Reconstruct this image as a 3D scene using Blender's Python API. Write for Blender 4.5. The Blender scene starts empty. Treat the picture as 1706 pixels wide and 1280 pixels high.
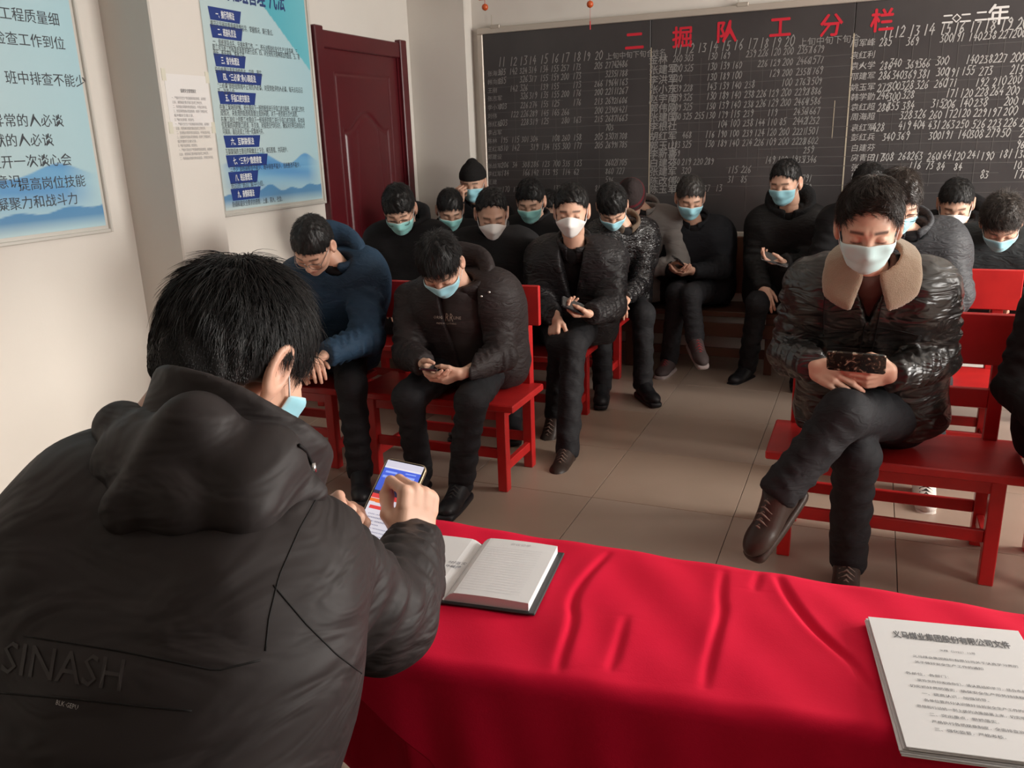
import bpy, math, random
import numpy as np
from mathutils import Vector, Matrix
random.seed(7)
RNG = np.random.default_rng(11)
SC = bpy.context.scene
COL = SC.collection
V3 = lambda *a: np.array(a, dtype=float)

# ---------------------------------------------------------------- camera
F_PX = 1396.6
CR = V3(0.92235383, 0.384985, -0.03240318)
CU = V3(-0.07948346, 0.27116504, 0.95924549)
CF = V3(-0.37808173, 0.88218823, -0.28071005)
CAM = V3(0, 0, 1.5)
cd = bpy.data.cameras.new('camera')
cam = bpy.data.objects.new('camera', cd); COL.objects.link(cam)
cd.sensor_fit = 'HORIZONTAL'; cd.sensor_width = 36.0; cd.lens = F_PX / 1706 * 36.0
cd.clip_start = 0.05; cd.clip_end = 100
cam.matrix_world = Matrix(((CR[0], CU[0], -CF[0], 0), (CR[1], CU[1], -CF[1], 0), (CR[2], CU[2], -CF[2], 1.5), (0, 0, 0, 1)))
SC.camera = cam

# ---------------------------------------------------------------- world, sun, daylight, exposure
w = bpy.data.worlds.new('daylight'); SC.world = w; w.use_nodes = True
nt = w.node_tree; nt.nodes.clear()
wo = nt.nodes.new('ShaderNodeOutputWorld'); wb = nt.nodes.new('ShaderNodeBackground')
wb.inputs['Color'].default_value = (0.80, 0.88, 1.0, 1); wb.inputs['Strength'].default_value = 0.9
nt.links.new(wb.outputs[0], wo.inputs[0])

def sun_light(name, direction, energy, color, angle):
    l = bpy.data.lights.new(name, 'SUN'); l.energy = energy; l.color = color; l.angle = angle
    o = bpy.data.objects.new(name, l); COL.objects.link(o)
    o.rotation_euler = Vector(direction).to_track_quat('-Z', 'Y').to_euler(); o.location = (3, 3, 6)
    return o
def area_light(name, loc, direction, sx, sy, energy, color):
    l = bpy.data.lights.new(name, 'AREA'); l.shape = 'RECTANGLE'; l.size = sx; l.size_y = sy
    l.energy = energy; l.color = color
    o = bpy.data.objects.new(name, l); COL.objects.link(o); o.location = loc
    o.rotation_euler = Vector(direction).to_track_quat('-Z', 'Z').to_euler()
    return o
sun_light('sun', (-0.97, 0.10, -0.20), 2.0, (1.0, 0.92, 0.82), math.radians(6))
# daylight entering through the two windows of the right wall
area_light('window_daylight_far', (3.40, 3.80, 1.62), (-1, -0.08, -0.12), 2.0, 1.4, 210, (1.0, 0.96, 0.90))
area_light('window_daylight_near', (3.40, 1.58, 1.62), (-1, 0.0, -0.14), 1.1, 1.4, 85, (1.0, 0.96, 0.90))
SC.view_settings.view_transform = 'Standard'
try: SC.view_settings.look = 'None'
except Exception: pass
SC.view_settings.gamma = 1.0
SC.view_settings.use_curve_mapping = False
SC.view_settings.exposure = 0.22

# ---------------------------------------------------------------- picking points: a pixel of the 1706x1280 view and a real distance
def ray(px, py): return CF + (px - 853) / F_PX * CR - (py - 640) / F_PX * CU
def onY(px, py, y): d = ray(px, py); return CAM + d * (y / d[1])
def onX(px, py, x): d = ray(px, py); return CAM + d * (x / d[0])
def onZ(px, py, z): d = ray(px, py); return CAM + d * ((z - 1.5) / d[2])
def onD(px, py, dist): return CAM + ray(px, py) * dist

def nrm(v):
    v = np.asarray(v, float); return v / (np.linalg.norm(v) + 1e-12)

# ---------------------------------------------------------------- materials
MATS = {}
def mat(name, color, rough=0.6, metal=0.0, spec=0.5, bump=None, vary=None, coat=0.0, attr=None, sheen=0.0, emit=None, weave=None):
    if name in MATS: return MATS[name]
    m = bpy.data.materials.new(name); m.use_nodes = True
    t = m.node_tree; b = t.nodes['Principled BSDF']
    b.inputs['Base Color'].default_value = (*color, 1); b.inputs['Roughness'].default_value = rough
    b.inputs['Metallic'].default_value = metal
    if 'Specular IOR Level' in b.inputs: b.inputs['Specular IOR Level'].default_value = spec
    if coat: b.inputs['Coat Weight'].default_value = coat; b.inputs['Coat Roughness'].default_value = 0.15
    if sheen: b.inputs['Sheen Weight'].default_value = sheen
    tc = t.nodes.new('ShaderNodeTexCoord')
    src = None
    if attr:
        a = t.nodes.new('ShaderNodeVertexColor'); a.layer_name = attr; src = a.outputs['Color']
        t.links.new(src, b.inputs['Base Color'])
    if vary:
        sc_, amt, col2 = vary
        n = t.nodes.new('ShaderNodeTexNoise'); n.inputs['Scale'].default_value = sc_; n.inputs['Detail'].default_value = 5
        t.links.new(tc.outputs['Object'], n.inputs['Vector'])
        r = t.nodes.new('ShaderNodeMapRange'); r.inputs[1].default_value = 0.35; r.inputs[2].default_value = 0.68; r.inputs[4].default_value = amt
        t.links.new(n.outputs['Fac'], r.inputs[0])
        mx = t.nodes.new('ShaderNodeMix'); mx.data_type = 'RGBA'
        mx.inputs['A'].default_value = (*color, 1); mx.inputs['B'].default_value = (*col2, 1)
        if src: t.links.new(src, mx.inputs['A'])
        t.links.new(r.outputs[0], mx.inputs['Factor']); t.links.new(mx.outputs['Result'], b.inputs['Base Color'])
    last = None
    def addbump(tex_out, strength, dist):
        nonlocal last
        bp = t.nodes.new('ShaderNodeBump'); bp.inputs['Strength'].default_value = strength; bp.inputs['Distance'].default_value = dist
        t.links.new(tex_out, bp.inputs['Height'])
        if last: t.links.new(last, bp.inputs['Normal'])
        last = bp.outputs['Normal']; t.links.new(last, b.inputs['Normal'])
    if bump:
        for (kind, sc_, st, dist) in bump:
            if kind == 'noise':
                n = t.nodes.new('ShaderNodeTexNoise'); n.inputs['Scale'].default_value = sc_; n.inputs['Detail'].default_value = 4
                n.inputs['Distortion'].default_value = 0.4
                t.links.new(tc.outputs['Object'], n.inputs['Vector']); addbump(n.outputs['Fac'], st, dist)
            elif kind == 'fold':   # stretched, distorted noise: creases of cloth
                mp = t.nodes.new('ShaderNodeMapping'); mp.inputs['Scale'].default_value = (1.0, 1.0, 2.6)
                mp.inputs['Rotation'].default_value = (0.5, 0.35, 0.2)
                n = t.nodes.new('ShaderNodeTexNoise'); n.inputs['Scale'].default_value = sc_; n.inputs['Detail'].default_value = 2
                n.inputs['Distortion'].default_value = 1.6
                t.links.new(tc.outputs['Object'], mp.inputs[0]); t.links.new(mp.outputs[0], n.inputs['Vector']); addbump(n.outputs['Fac'], st, dist)
            elif kind == 'wave':
                n = t.nodes.new('ShaderNodeTexWave'); n.inputs['Scale'].default_value = sc_; n.inputs['Distortion'].default_value = 3
                t.links.new(tc.outputs['Object'], n.inputs['Vector']); addbump(n.outputs['Fac'], st, dist)
    if emit:
        b.inputs['Emission Strength'].default_value = emit
        if src: t.links.new(src, b.inputs['Emission Color'])
        else: b.inputs['Emission Color'].default_value = (*color, 1)
    MATS[name] = m
    return m

# ---------------------------------------------------------------- meshes
def mesh_from(name, verts, faces=None, quads=None, tris=None, material=None, smooth=True, cols=None, mat_index=None, mats=None):
    me = bpy.data.meshes.new(name)
    verts = np.asarray(verts, dtype=np.float32)
    if faces is not None:
        me.from_pydata([tuple(v) for v in verts.tolist()], [], faces)
    else:
        q = np.zeros((0, 4), int) if quads is None else np.asarray(quads, int).reshape(-1, 4)
        t = np.zeros((0, 3), int) if tris is None else np.asarray(tris, int).reshape(-1, 3)
        me.vertices.add(len(verts)); me.vertices.foreach_set('co', verts.ravel())
        nl = len(q) * 4 + len(t) * 3
        me.loops.add(nl); me.loops.foreach_set('vertex_index', np.concatenate([q.ravel(), t.ravel()]).astype(np.int32))
        me.polygons.add(len(q) + len(t))
        st = np.concatenate([np.arange(len(q)) * 4, len(q) * 4 + np.arange(len(t)) * 3]).astype(np.int32)
        me.polygons.foreach_set('loop_start', st)
        me.update(calc_edges=True); me.validate()
    if smooth: me.polygons.foreach_set('use_smooth', np.ones(len(me.polygons), bool))
    if cols is not None and len(cols) == len(me.vertices):
        ca = me.color_attributes.new('Col', 'FLOAT_COLOR', 'POINT')
        c4 = np.ones((len(cols), 4), np.float32); c4[:, :3] = cols
        ca.data.foreach_set('color', c4.ravel())
    for mm in (mats or [material]):
        if mm: me.materials.append(mm)
    if mat_index is not None: me.polygons.foreach_set('material_index', np.asarray(mat_index, np.int32))
    me.update()
    return me
def link(name, me, parent=None, loc=None):
    o = bpy.data.objects.new(name, me); COL.objects.link(o)
    if parent is not None:
        o.parent = parent
    if loc is not None: o.location = loc
    return o
def thing(name, label, cat, loc=(0, 0, 0), group=None):
    o = bpy.data.objects.new(name, None); COL.objects.link(o); o.location = loc; o.empty_display_size = 0.1
    return tag(o, label, cat, group)
def tag(o, label, cat, group=None):
    o['label'] = label; o['category'] = cat
    if group: o['group'] = group
    return o
def struct(o):
    o['kind'] = 'structure'; return o

class MB:
    """collects simple shapes into one mesh"""
    def __init__(s): s.v = []; s.f = []
    def add(s, v, f):
        n = len(s.v); s.v += [tuple(map(float, q)) for q in v]; s.f += [[n + i for i in q] for q in f]; return s
    def box(s, lo, hi, bev=0.0, M=None):
        x0, y0, z0 = lo; x1, y1, z1 = hi
        if bev <= 0:
            v = [(x, y, z) for x in (x0, x1) for y in (y0, y1) for z in (z0, z1)]
            f = [(0, 1, 3, 2), (4, 6, 7, 5), (0, 4, 5, 1), (2, 3, 7, 6), (0, 2, 6, 4), (1, 5, 7, 3)]
        else:
            b = bev; v = []; f = []
            for (x, sx) in ((x0, 1), (x1, -1)):
                for (y, sy) in ((y0, 1), (y1, -1)):
                    for (z, sz) in ((z0, 1), (z1, -1)):
                        v += [(x, y + sy * b, z + sz * b), (x + sx * b, y, z + sz * b), (x + sx * b, y + sy * b, z)]
            I = lambda i, j, k, a: (i * 4 + j * 2 + k) * 3 + a
            for i in (0, 1): f.append([I(i, 0, 0, 0), I(i, 0, 1, 0), I(i, 1, 1, 0), I(i, 1, 0, 0)][::1 if i == 0 else -1])
            for j in (0, 1): f.append([I(0, j, 0, 1), I(1, j, 0, 1), I(1, j, 1, 1), I(0, j, 1, 1)][::1 if j == 0 else -1])
            for k in (0, 1): f.append([I(0, 0, k, 2), I(0, 1, k, 2), I(1, 1, k, 2), I(1, 0, k, 2)][::1 if k == 0 else -1])
            for i in (0, 1):
                for j in (0, 1):
                    a = [I(i, j, 0, 0), I(i, j, 0, 1), I(i, j, 1, 1), I(i, j, 1, 0)]; f.append(a if i == j else a[::-1])
                for k in (0, 1):
                    a = [I(i, 0, k, 0), I(i, 1, k, 0), I(i, 1, k, 2), I(i, 0, k, 2)]; f.append(a if i == k else a[::-1])
            for j in (0, 1):
                for k in (0, 1):
                    a = [I(0, j, k, 1), I(0, j, k, 2), I(1, j, k, 2), I(1, j, k, 1)]; f.append(a if j == k else a[::-1])
            for i in (0, 1):
                for j in (0, 1):
                    for k in (0, 1): f.append([I(i, j, k, 0), I(i, j, k, 1), I(i, j, k, 2)])
        if M is not None: v = [tuple(M @ Vector(q)) for q in v]
        return s.add(v, f)
    def tube(s, pts, r, n=8, closed=False, radii=None):
        pts = [np.asarray(p, float) for p in pts]; m = len(pts); v = []; f = []
        up = V3(0, 0, 1)
        t0 = nrm(pts[1] - pts[0])
        a = nrm(np.cross(t0, up if abs(t0[2]) < 0.9 else V3(1, 0, 0)))
        for i, p in enumerate(pts):
            if closed: t = nrm(pts[(i + 1) % m] - pts[i - 1])
            else: t = nrm(pts[min(i + 1, m - 1)] - pts[max(i - 1, 0)])
            a = nrm(a - t * (a @ t)); b = np.cross(t, a)
            rr = radii[i] if radii is not None else r
            for k in range(n):
                th = 2 * math.pi * k / n; v.append(p + rr * (math.cos(th) * a + math.sin(th) * b))
        for i in range(m if closed else m - 1):
            for k in range(n):
                j = (i + 1) % m
                f.append((i * n + k, i * n + (k + 1) % n, j * n + (k + 1) % n, j * n + k))
        if not closed: f.append(list(range(n))[::-1]); f.append([(m - 1) * n + k for k in range(n)])
        return s.add(v, f)
    def obj(s, name, material, parent=None, smooth=False):
        me = mesh_from(name, np.array(s.v), faces=s.f, material=material, smooth=smooth)
        return link(name, me, parent)

def rot_to(right, fwd, up, origin):
    """4x4 from local (x,y,z) axes"""
    return Matrix(((right[0], fwd[0], up[0], origin[0]), (right[1], fwd[1], up[1], origin[1]), (right[2], fwd[2], up[2], origin[2]), (0, 0, 0, 1)))

# ---------------------------------------------------------------- signed distance modelling
def smin(a, b, k):
    h = np.clip(0.5 + 0.5 * (b - a) / k, 0, 1); return b + (a - b) * h - k * h * (1 - h)
def smax(a, b, k): return -smin(-a, -b, k)
def cone(p, a, b, ra, rb, fold=0.0, n=7.0, seed=0.0, quilt=0.0, qn=6.0):
    a = np.asarray(a, p.dtype); b = np.asarray(b, p.dtype); ab = b - a; L2 = float(ab @ ab) + 1e-9
    pa = p - a; t = np.clip(pa @ ab / L2, 0, 1); q = pa - t[:, None] * ab
    r = ra + (rb - ra) * t
    if fold:
        c = np.cross(ab, [0.3, 0.2, 0.9]).astype(p.dtype); c /= np.linalg.norm(c) + 1e-9
        ang = (q @ c) / (np.abs(r) + 1e-3)
        r = r + fold * np.sin(n * 6.283 * t + 1.7 * ang + seed + 1.2 * np.sin(5 * t + seed)) * (0.45 + 0.55 * np.sin(7 * ang + seed * 2 + 4 * t))
    if quilt: r = r + quilt * (np.sqrt(np.abs(np.sin(math.pi * qn * t)) + 1e-4) - 0.7)
    return np.sqrt((q * q).sum(1)) - r
def ell(p, c, r, R=None):
    q = p - np.asarray(c, p.dtype)
    if R is not None: q = q @ np.asarray(R, p.dtype)
    r = np.asarray(r, p.dtype)
    k0 = np.sqrt(((q / r) ** 2).sum(1)); k1 = np.sqrt(((q / (r * r)) ** 2).sum(1)) + 1e-9
    return k0 * (k0 - 1) / k1
def rbox(p, c, h, r, R=None):
    q = p - np.asarray(c, p.dtype)
    if R is not None: q = q @ np.asarray(R, p.dtype)
    q = np.abs(q) - (np.asarray(h, p.dtype) - r)
    return np.sqrt((np.maximum(q, 0) ** 2).sum(1)) + np.minimum(q.max(1), 0) - r
def crease(p, seed, freq, amp):
    """soft irregular folds"""
    s = seed * 1.37
    K = [(1.0, .35, .55), (-.5, .9, .8), (.25, -.7, 1.1), (.9, .8, -.45)]
    out = 0
    for i, k in enumerate(K):
        k = np.array(k, p.dtype) * freq * (1 + .35 * i)
        wv = p @ (np.roll(k, 1) * .6)
        out = out + (1 - np.abs(np.sin(p @ k + 1.6 * np.sin(wv + s * (i + 1)) + s))) / (1 + .5 * i)
    return amp * (out / 2.2 - 0.55)

def surfnet(fn, lo, hi, h, chunk=1500000):
    lo = np.asarray(lo, float); hi = np.asarray(hi, float)
    n = np.ceil((hi - lo) / h).astype(int) + 1
    xs = [lo[i] + h * np.arange(n[i]) for i in range(3)]
    G = np.stack(np.meshgrid(*xs, indexing='ij'), -1).reshape(-1, 3).astype(np.float32)
    v = np.empty(len(G), np.float32)
    for i in range(0, len(G), chunk): v[i:i + chunk] = fn(G[i:i + chunk])
    v = v.reshape(n); del G
    ins = v < 0
    c = sum(ins[a:n[0] - 1 + a, b:n[1] - 1 + b, d:n[2] - 1 + d].astype(np.int8) for a in (0, 1) for b in (0, 1) for d in (0, 1))
    act = (c > 0) & (c < 8)
    I, J, K = np.nonzero(act)
    corner = {(a, b, d): v[I + a, J + b, K + d] for a in (0, 1) for b in (0, 1) for d in (0, 1)}
    acc = np.zeros((len(I), 3)); cnt = np.zeros(len(I))
    cs = list(corner)
    for x in range(8):
        for y in range(x + 1, 8):
            A, B = cs[x], cs[y]
            if sum(abs(A[q] - B[q]) for q in range(3)) != 1: continue
            va, vb = corner[A], corner[B]; m = (va < 0) != (vb < 0)
            tt = np.where(m, va / (va - vb + 1e-20), 0)
            for q in range(3): acc[:, q] += np.where(m, A[q] + (B[q] - A[q]) * tt, 0)
            cnt += m
    vert = lo + h * (np.stack([I, J, K], 1) + acc / cnt[:, None])
    idx = -np.ones(act.shape, int); idx[I, J, K] = np.arange(len(I))
    quads = []
    for ax in range(3):
        o1, o2 = [(1, 2), (2, 0), (0, 1)][ax]
        sl = [slice(None)] * 3; sl2 = [slice(None)] * 3
        sl[ax] = slice(0, n[ax] - 1); sl2[ax] = slice(1, n[ax])
        e = ins[tuple(sl)] != ins[tuple(sl2)]
        S = ins[tuple(sl)]
        E = np.array(np.nonzero(e))
        ok = (E[o1] > 0) & (E[o2] > 0) & (E[o1] < n[o1] - 1) & (E[o2] < n[o2] - 1)
        E = E[:, ok]; sgn = S[tuple(E)]
        def cell(d1, d2):
            q = E.copy(); q[o1] -= d1; q[o2] -= d2; return idx[tuple(q)]
        Q = np.stack([cell(1, 1), cell(0, 1), cell(0, 0), cell(1, 0)], 1)
        Q[~sgn] = Q[~sgn][:, ::-1]
        quads.append(Q)
    Q = np.concatenate(quads); Q = Q[(Q >= 0).all(1)]
    return vert, Q
def merge(parts):
    vs, qs, n = [], [], 0
    for v, q in parts:
        vs.append(v); qs.append(q + n); n += len(v)
    return np.concatenate(vs), np.concatenate(qs)
def bounds(pts, pad):
    pts = np.array(pts); return pts.min(0) - pad, pts.max(0) + pad
# ---------------------------------------------------------------- people: head, hands, shoes in their own axes
# head axes: +Y face forward, +Z crown, +X the person's right
def head_sdf(p, jaw=1.0, ears=True):
    P = p.copy(); sx = np.sign(P[:, :1]); A = P.copy(); A[:, 0] = np.abs(A[:, 0])
    d = ell(P, (0, -.012, .033), (.075, .096, .086))
    d = smin(d, ell(P, (0, .022, -.018), (.064 * jaw, .070, .094)), .03)
    d = smin(d, ell(P, (0, .034, -.074), (.046 * jaw, .050, .036)), .03)
    d = smin(d, ell(A, (.040 * jaw, .062, -.022), (.024, .026, .024)), .022)      # cheeks
    d = smin(d, cone(A, (.008, .088, .026), (.040, .074, .028), .010, .009), .016)   # brow
    d = smax(d, -ell(A, (.031, .104, .006), (.018, .017, .0125)), .012)              # socket
    d = smin(d, ell(A, (.031, .0775, .004), (.0165, .0145, .0115)), .004)            # lids
    d = smin(d, cone(P, (0, .088, .012), (0, .106, -.030), .0085, .0115), .012)      # nose
    d = smin(d, ell(A, (.012, .097, -.034), (.009, .011, .008)), .006)
    d = smin(d, ell(P, (0, .089, -.0555), (.023, .010, .0058)), .005)                # lips
    d = smin(d, ell(P, (0, .088, -.0655), (.019, .010, .0062)), .005)
    d = smax(d, -cone(A, (0, .101, -.0605), (.020, .092, -.0605), .0022, .0015), .003)
    d = smin(d, ell(P, (0, .073, -.092), (.020, .018, .015)), .018)
    d = smin(d, cone(P, (0, -.030, -.045), (0, -.052, -.125), .056, .058), .022)      # upper neck
    if ears:
        E_ = (A - np.array((.079, -.012, -.004), p.dtype)) / 1.1
        ca, sa = math.cos(.18), math.sin(.18)   # ear flares outward
        x = E_[:, 0] * ca + E_[:, 1] * sa; y = -E_[:, 0] * sa + E_[:, 1] * ca; z = E_[:, 2] - .18 * y
        Q = np.stack([x, y, z], 1)
        e = ell(Q, (0.004, 0, 0), (.0075, .0185, .032))
        ring = np.sqrt((np.sqrt((y / .0165) ** 2 + ((z - .004) / .0275) ** 2) - 1) ** 2 * .0004 + (x - .007) ** 2) - .0042
        e = smax(e, -ell(Q, (.012, .003, .004), (.008, .011, .019)), .004)
        e = smin(e, ring, .004)
        e = smin(e, ell(Q, (.002, .002, -.030), (.006, .009, .010)), .005)
        e = smin(e, ell(Q, (.004, .013, -.006), (.005, .004, .007)), .003)
        d = smin(d, e, .006)
    return d
SK = V3(.62, .375, .27)
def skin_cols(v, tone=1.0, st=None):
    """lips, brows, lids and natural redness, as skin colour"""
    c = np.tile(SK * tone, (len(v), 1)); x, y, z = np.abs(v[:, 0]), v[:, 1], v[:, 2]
    def blob(cx, cy, cz, r): return np.exp(-(((x - cx) ** 2 + (y - cy) ** 2 + (z - cz) ** 2) / r ** 2))
    red = .6 * blob(.04, .07, -.03, .03) + .7 * blob(0, .11, -.03, .016) + .7 * blob(.09, -.01, 0, .035)
    c = c * (1 - .35 * red[:, None]) + V3(.62, .26, .19) * tone * (.35 * red[:, None])
    lip = np.clip(1.3 - np.sqrt((x / .023) ** 2 + ((z + .0605) / .0115) ** 2), 0, 1) * (y > .07)
    lip = np.clip(lip * 3, 0, 1)[:, None]; c = c * (1 - .6 * lip) + V3(.48, .17, .14) * tone * (.6 * lip)
    zb = .0285 - .10 * np.maximum(x - .03, 0)
    br = np.clip(1.6 - np.abs(z - zb) / .0042, 0, 1) * (x > .012) * (x < .050) * (y > .055)
    br = (br * np.clip((x - .010) / .006, 0, 1))[:, None]; c = c * (1 - .85 * br) + V3(.03, .022, .018) * .85 * br
    lid = np.clip(1.5 - np.abs(z - (-.0035 - 3.0 * (x - .031) ** 2 * -1)) / .0019, 0, 1) * (np.abs(x - .031) < .0155) * (y > .07)
    lid = lid[:, None]; c = c * (1 - .85 * lid) + V3(.03, .02, .018) * .85 * lid
    if st is not None:
        zf, zs, zb = st.get('zf', .058), st.get('zs', -.005), st.get('zb', -.07)
        yy = v[:, 1]; line = np.where(yy > 0, zs + (zf - zs) * np.clip(yy / .075, 0, 1) ** .8, zb + (zs - zb) * np.clip((yy + .10) / .10, 0, 1) ** 1.6)
        k = np.clip((v[:, 2] - (line - st.get('fade', .016))) / .022, 0, 1) * np.clip((.079 - x) / .004, 0, 1) * (yy < .06 + .0 * x); k = (k * .85)[:, None]
        c = c * (1 - k) + V3(.035, .026, .022) * k
    return c
_hc = {}
def head_mesh(h=.0045, jaw=1.0):
    k = (h, jaw)
    if k not in _hc:
        _hc[k] = surfnet(lambda p: head_sdf(p, jaw), (-.11, -.125, -.15), (.11, .13, .135), h)
    return _hc[k]

# hand axes: wrist at origin, +Y fingers, +Z back of the hand, +X thumb side
HP = {  # per finger flex (three joints), spread, thumb direction, thumb bend
    'hold': dict(fl=[(.75, .75, .45), (.85, .8, .5), (.95, .8, .5), (1.05, .8, .5)], th=((.35, .62, -.55), (-.25, .9, -.35), (-.5, .8, -.1))),
    'cradle': dict(fl=[(.35, .55, .35), (.45, .6, .35), (.5, .65, .4), (.6, .65, .4)], th=((.62, .62, -.45), (.1, .85, -.5), (-.3, .85, -.3))),
    'rest': dict(fl=[(.5, .55, .3), (.55, .6, .3), (.6, .6, .35), (.62, .65, .35)], th=((.6, .75, -.3), (.25, .9, -.3), (.1, .95, -.2))),
    'fist': dict(fl=[(1.15, 1.35, .8), (1.2, 1.4, .8), (1.2, 1.4, .8), (1.25, 1.4, .8)], th=((.45, .75, -.45), (-.35, .75, -.55), (-.8, .4, -.4))),
    'tap': dict(fl=[(.55, .85, .5), (1.0, 1.2, .7), (1.15, 1.3, .7), (1.2, 1.3, .7)], th=((.45, .75, -.5), (.05, .9, -.4), (-.2, .95, -.2))),
}
_handc = {}
def hand_mesh(pose, h=.0035):
    k = (pose, h)
    if k in _handc: return _handc[k]
    hp = HP[pose]; segs = []; pts = []
    xs = (.030, .0105, -.010, -.029); ys = (.086, .091, .087, .079)
    L = ((.043, .026, .021), (.047, .030, .022), (.043, .028, .022), (.034, .021, .019)); R_ = ((.0098, .0088, .0078, .0066), (.0101, .0091, .008, .0068), (.0096, .0086, .0076, .0066), (.0085, .0076, .0068, .006))
    for i in range(4):
        b = V3(xs[i], ys[i] - .02, .002); k0 = V3(xs[i], ys[i], .003); a = 0; c = k0; spread = xs[i] * 1.1
        f = [(b, k0, .0105, R_[i][0] + .0012)]
        for j in range(3):
            a += hp['fl'][i][j]; d = nrm(V3(spread * math.cos(a), math.cos(a), -math.sin(a)))
            e = c + d * L[i][j]; f.append((c, e, R_[i][j], R_[i][j + 1])); c = e; pts.append(e)
        segs.append(f)
    tb = V3(.022, .018, -.006); th = [(V3(.012, .006, -.004), tb, .013, .015)]; c = tb
    for d, l, r0, r1 in zip(hp['th'], (.040, .032, .026), (.0145, .0112, .0098), (.0112, .0098, .0076)):
        e = c + nrm(d) * l; th.append((c, e, r0, r1)); c = e; pts.append(e)
    def f(p):
        d = rbox(p, (0.001, .052, 0), (.036, .043, .0125), .012)
        d = smin(d, ell(p, (.022, .035, -.008), (.017, .030, .014)), .012)
        d = smin(d, ell(p, (-.024, .040, -.006), (.014, .034, .012)), .010)
        d = smin(d, cone(p, (0, -.012, 0), (0, .012, 0), .0235, .0245), .016)
        for fs in segs:
            q = cone(p, *fs[0])
            for s in fs[1:]: q = smin(q, cone(p, *s), .0035)
            d = smin(d, q, .0045)
        q = cone(p, *th[0])
        for s in th[1:]: q = smin(q, cone(p, *s), .004)
        return smin(d, q, .009)
    lo, hi = bounds(pts + [V3(-.045, -.03, -.03), V3(.05, .1, .03)], .014)
    _handc[k] = surfnet(f, lo, hi, h)
    return _handc[k]
def hand_cols(v, tone):
    c = np.tile(SK * tone, (len(v), 1)); k = np.clip((v[:, 1] - .07) / .08, 0, 1)[:, None] * .35
    return c * (1 - k) + V3(.62, .28, .20) * tone * k

# shoe axes: ankle centre above origin, +Y toe, +Z up, sole at z=0
_shoec = {}
def shoe_meshes():
    if _shoec: return _shoec
    def up(p):
        d = ell(p, (0, .135, .040), (.046, .075, .036)); d = smin(d, ell(p, (0, .02, .05), (.038, .065, .045)), .04)
        d = smin(d, cone(p, (0, .08, .055), (0, .01, .09), .034, .042), .03); d = smin(d, cone(p, (0, 0, .06), (0, -.008, .118), .040, .043), .02)
        d = smax(d, .016 - p[:, 2], .006)
        return smax(d, p[:, 2] - .115, .004)
    def so(p):
        q = p.copy(); q[:, 0] = q[:, 0] / (1 + .12 * np.sin((p[:, 1] + .05) * 16))
        d = rbox(q, (0, .075, .014), (.043, .140, .014), .012); w_ = np.sqrt((np.maximum(np.abs(p[:, 1] - .075) - .095, 0)) ** 2 + p[:, 0] ** 2) - .046
        return smax(d, w_, .006)
    _shoec['upper'] = surfnet(up, (-.07, -.07, 0), (.07, .23, .13), .006)
    _shoec['sole'] = surfnet(so, (-.07, -.08, -.008), (.07, .24, .04), .006)
    lm = MB()
    for i in range(5):
        y = .050 + i * .018; z = .108 - i * .0085
        lm.tube([V3(-.024, y + .004, z - .010), V3(0, y - .002, z + .004), V3(.024, y + .008, z - .010)], .0032, 5)
        lm.tube([V3(.024, y + .004, z - .010), V3(0, y + .006, z + .006), V3(-.024, y + .010, z - .012)], .0030, 5)
    _shoec['laces'] = lm
    return _shoec

def xf(v, R, o): return v @ np.asarray(R).T + np.asarray(o)   # R columns are the local axes in world
def axes(fwd, up):
    y = nrm(fwd); z = nrm(np.asarray(up, float) - y * (np.asarray(up, float) @ y)); x = np.cross(y, z); return np.stack([x, y, z], 1)
def face_axes(yaw, pitch, roll=0):
    """yaw 0 looks to -Y (towards the table), + turns to +X; pitch + looks down"""
    a = math.radians(yaw); b = math.radians(pitch); c = math.radians(roll)
    f0 = V3(math.sin(a), -math.cos(a), 0); u0 = V3(0, 0, 1)
    f = f0 * math.cos(b) - u0 * math.sin(b); u = u0 * math.cos(b) + f0 * math.sin(b); r = np.cross(f, u)
    u2 = u * math.cos(c) + r * math.sin(c)
    return axes(f, u2)

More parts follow.
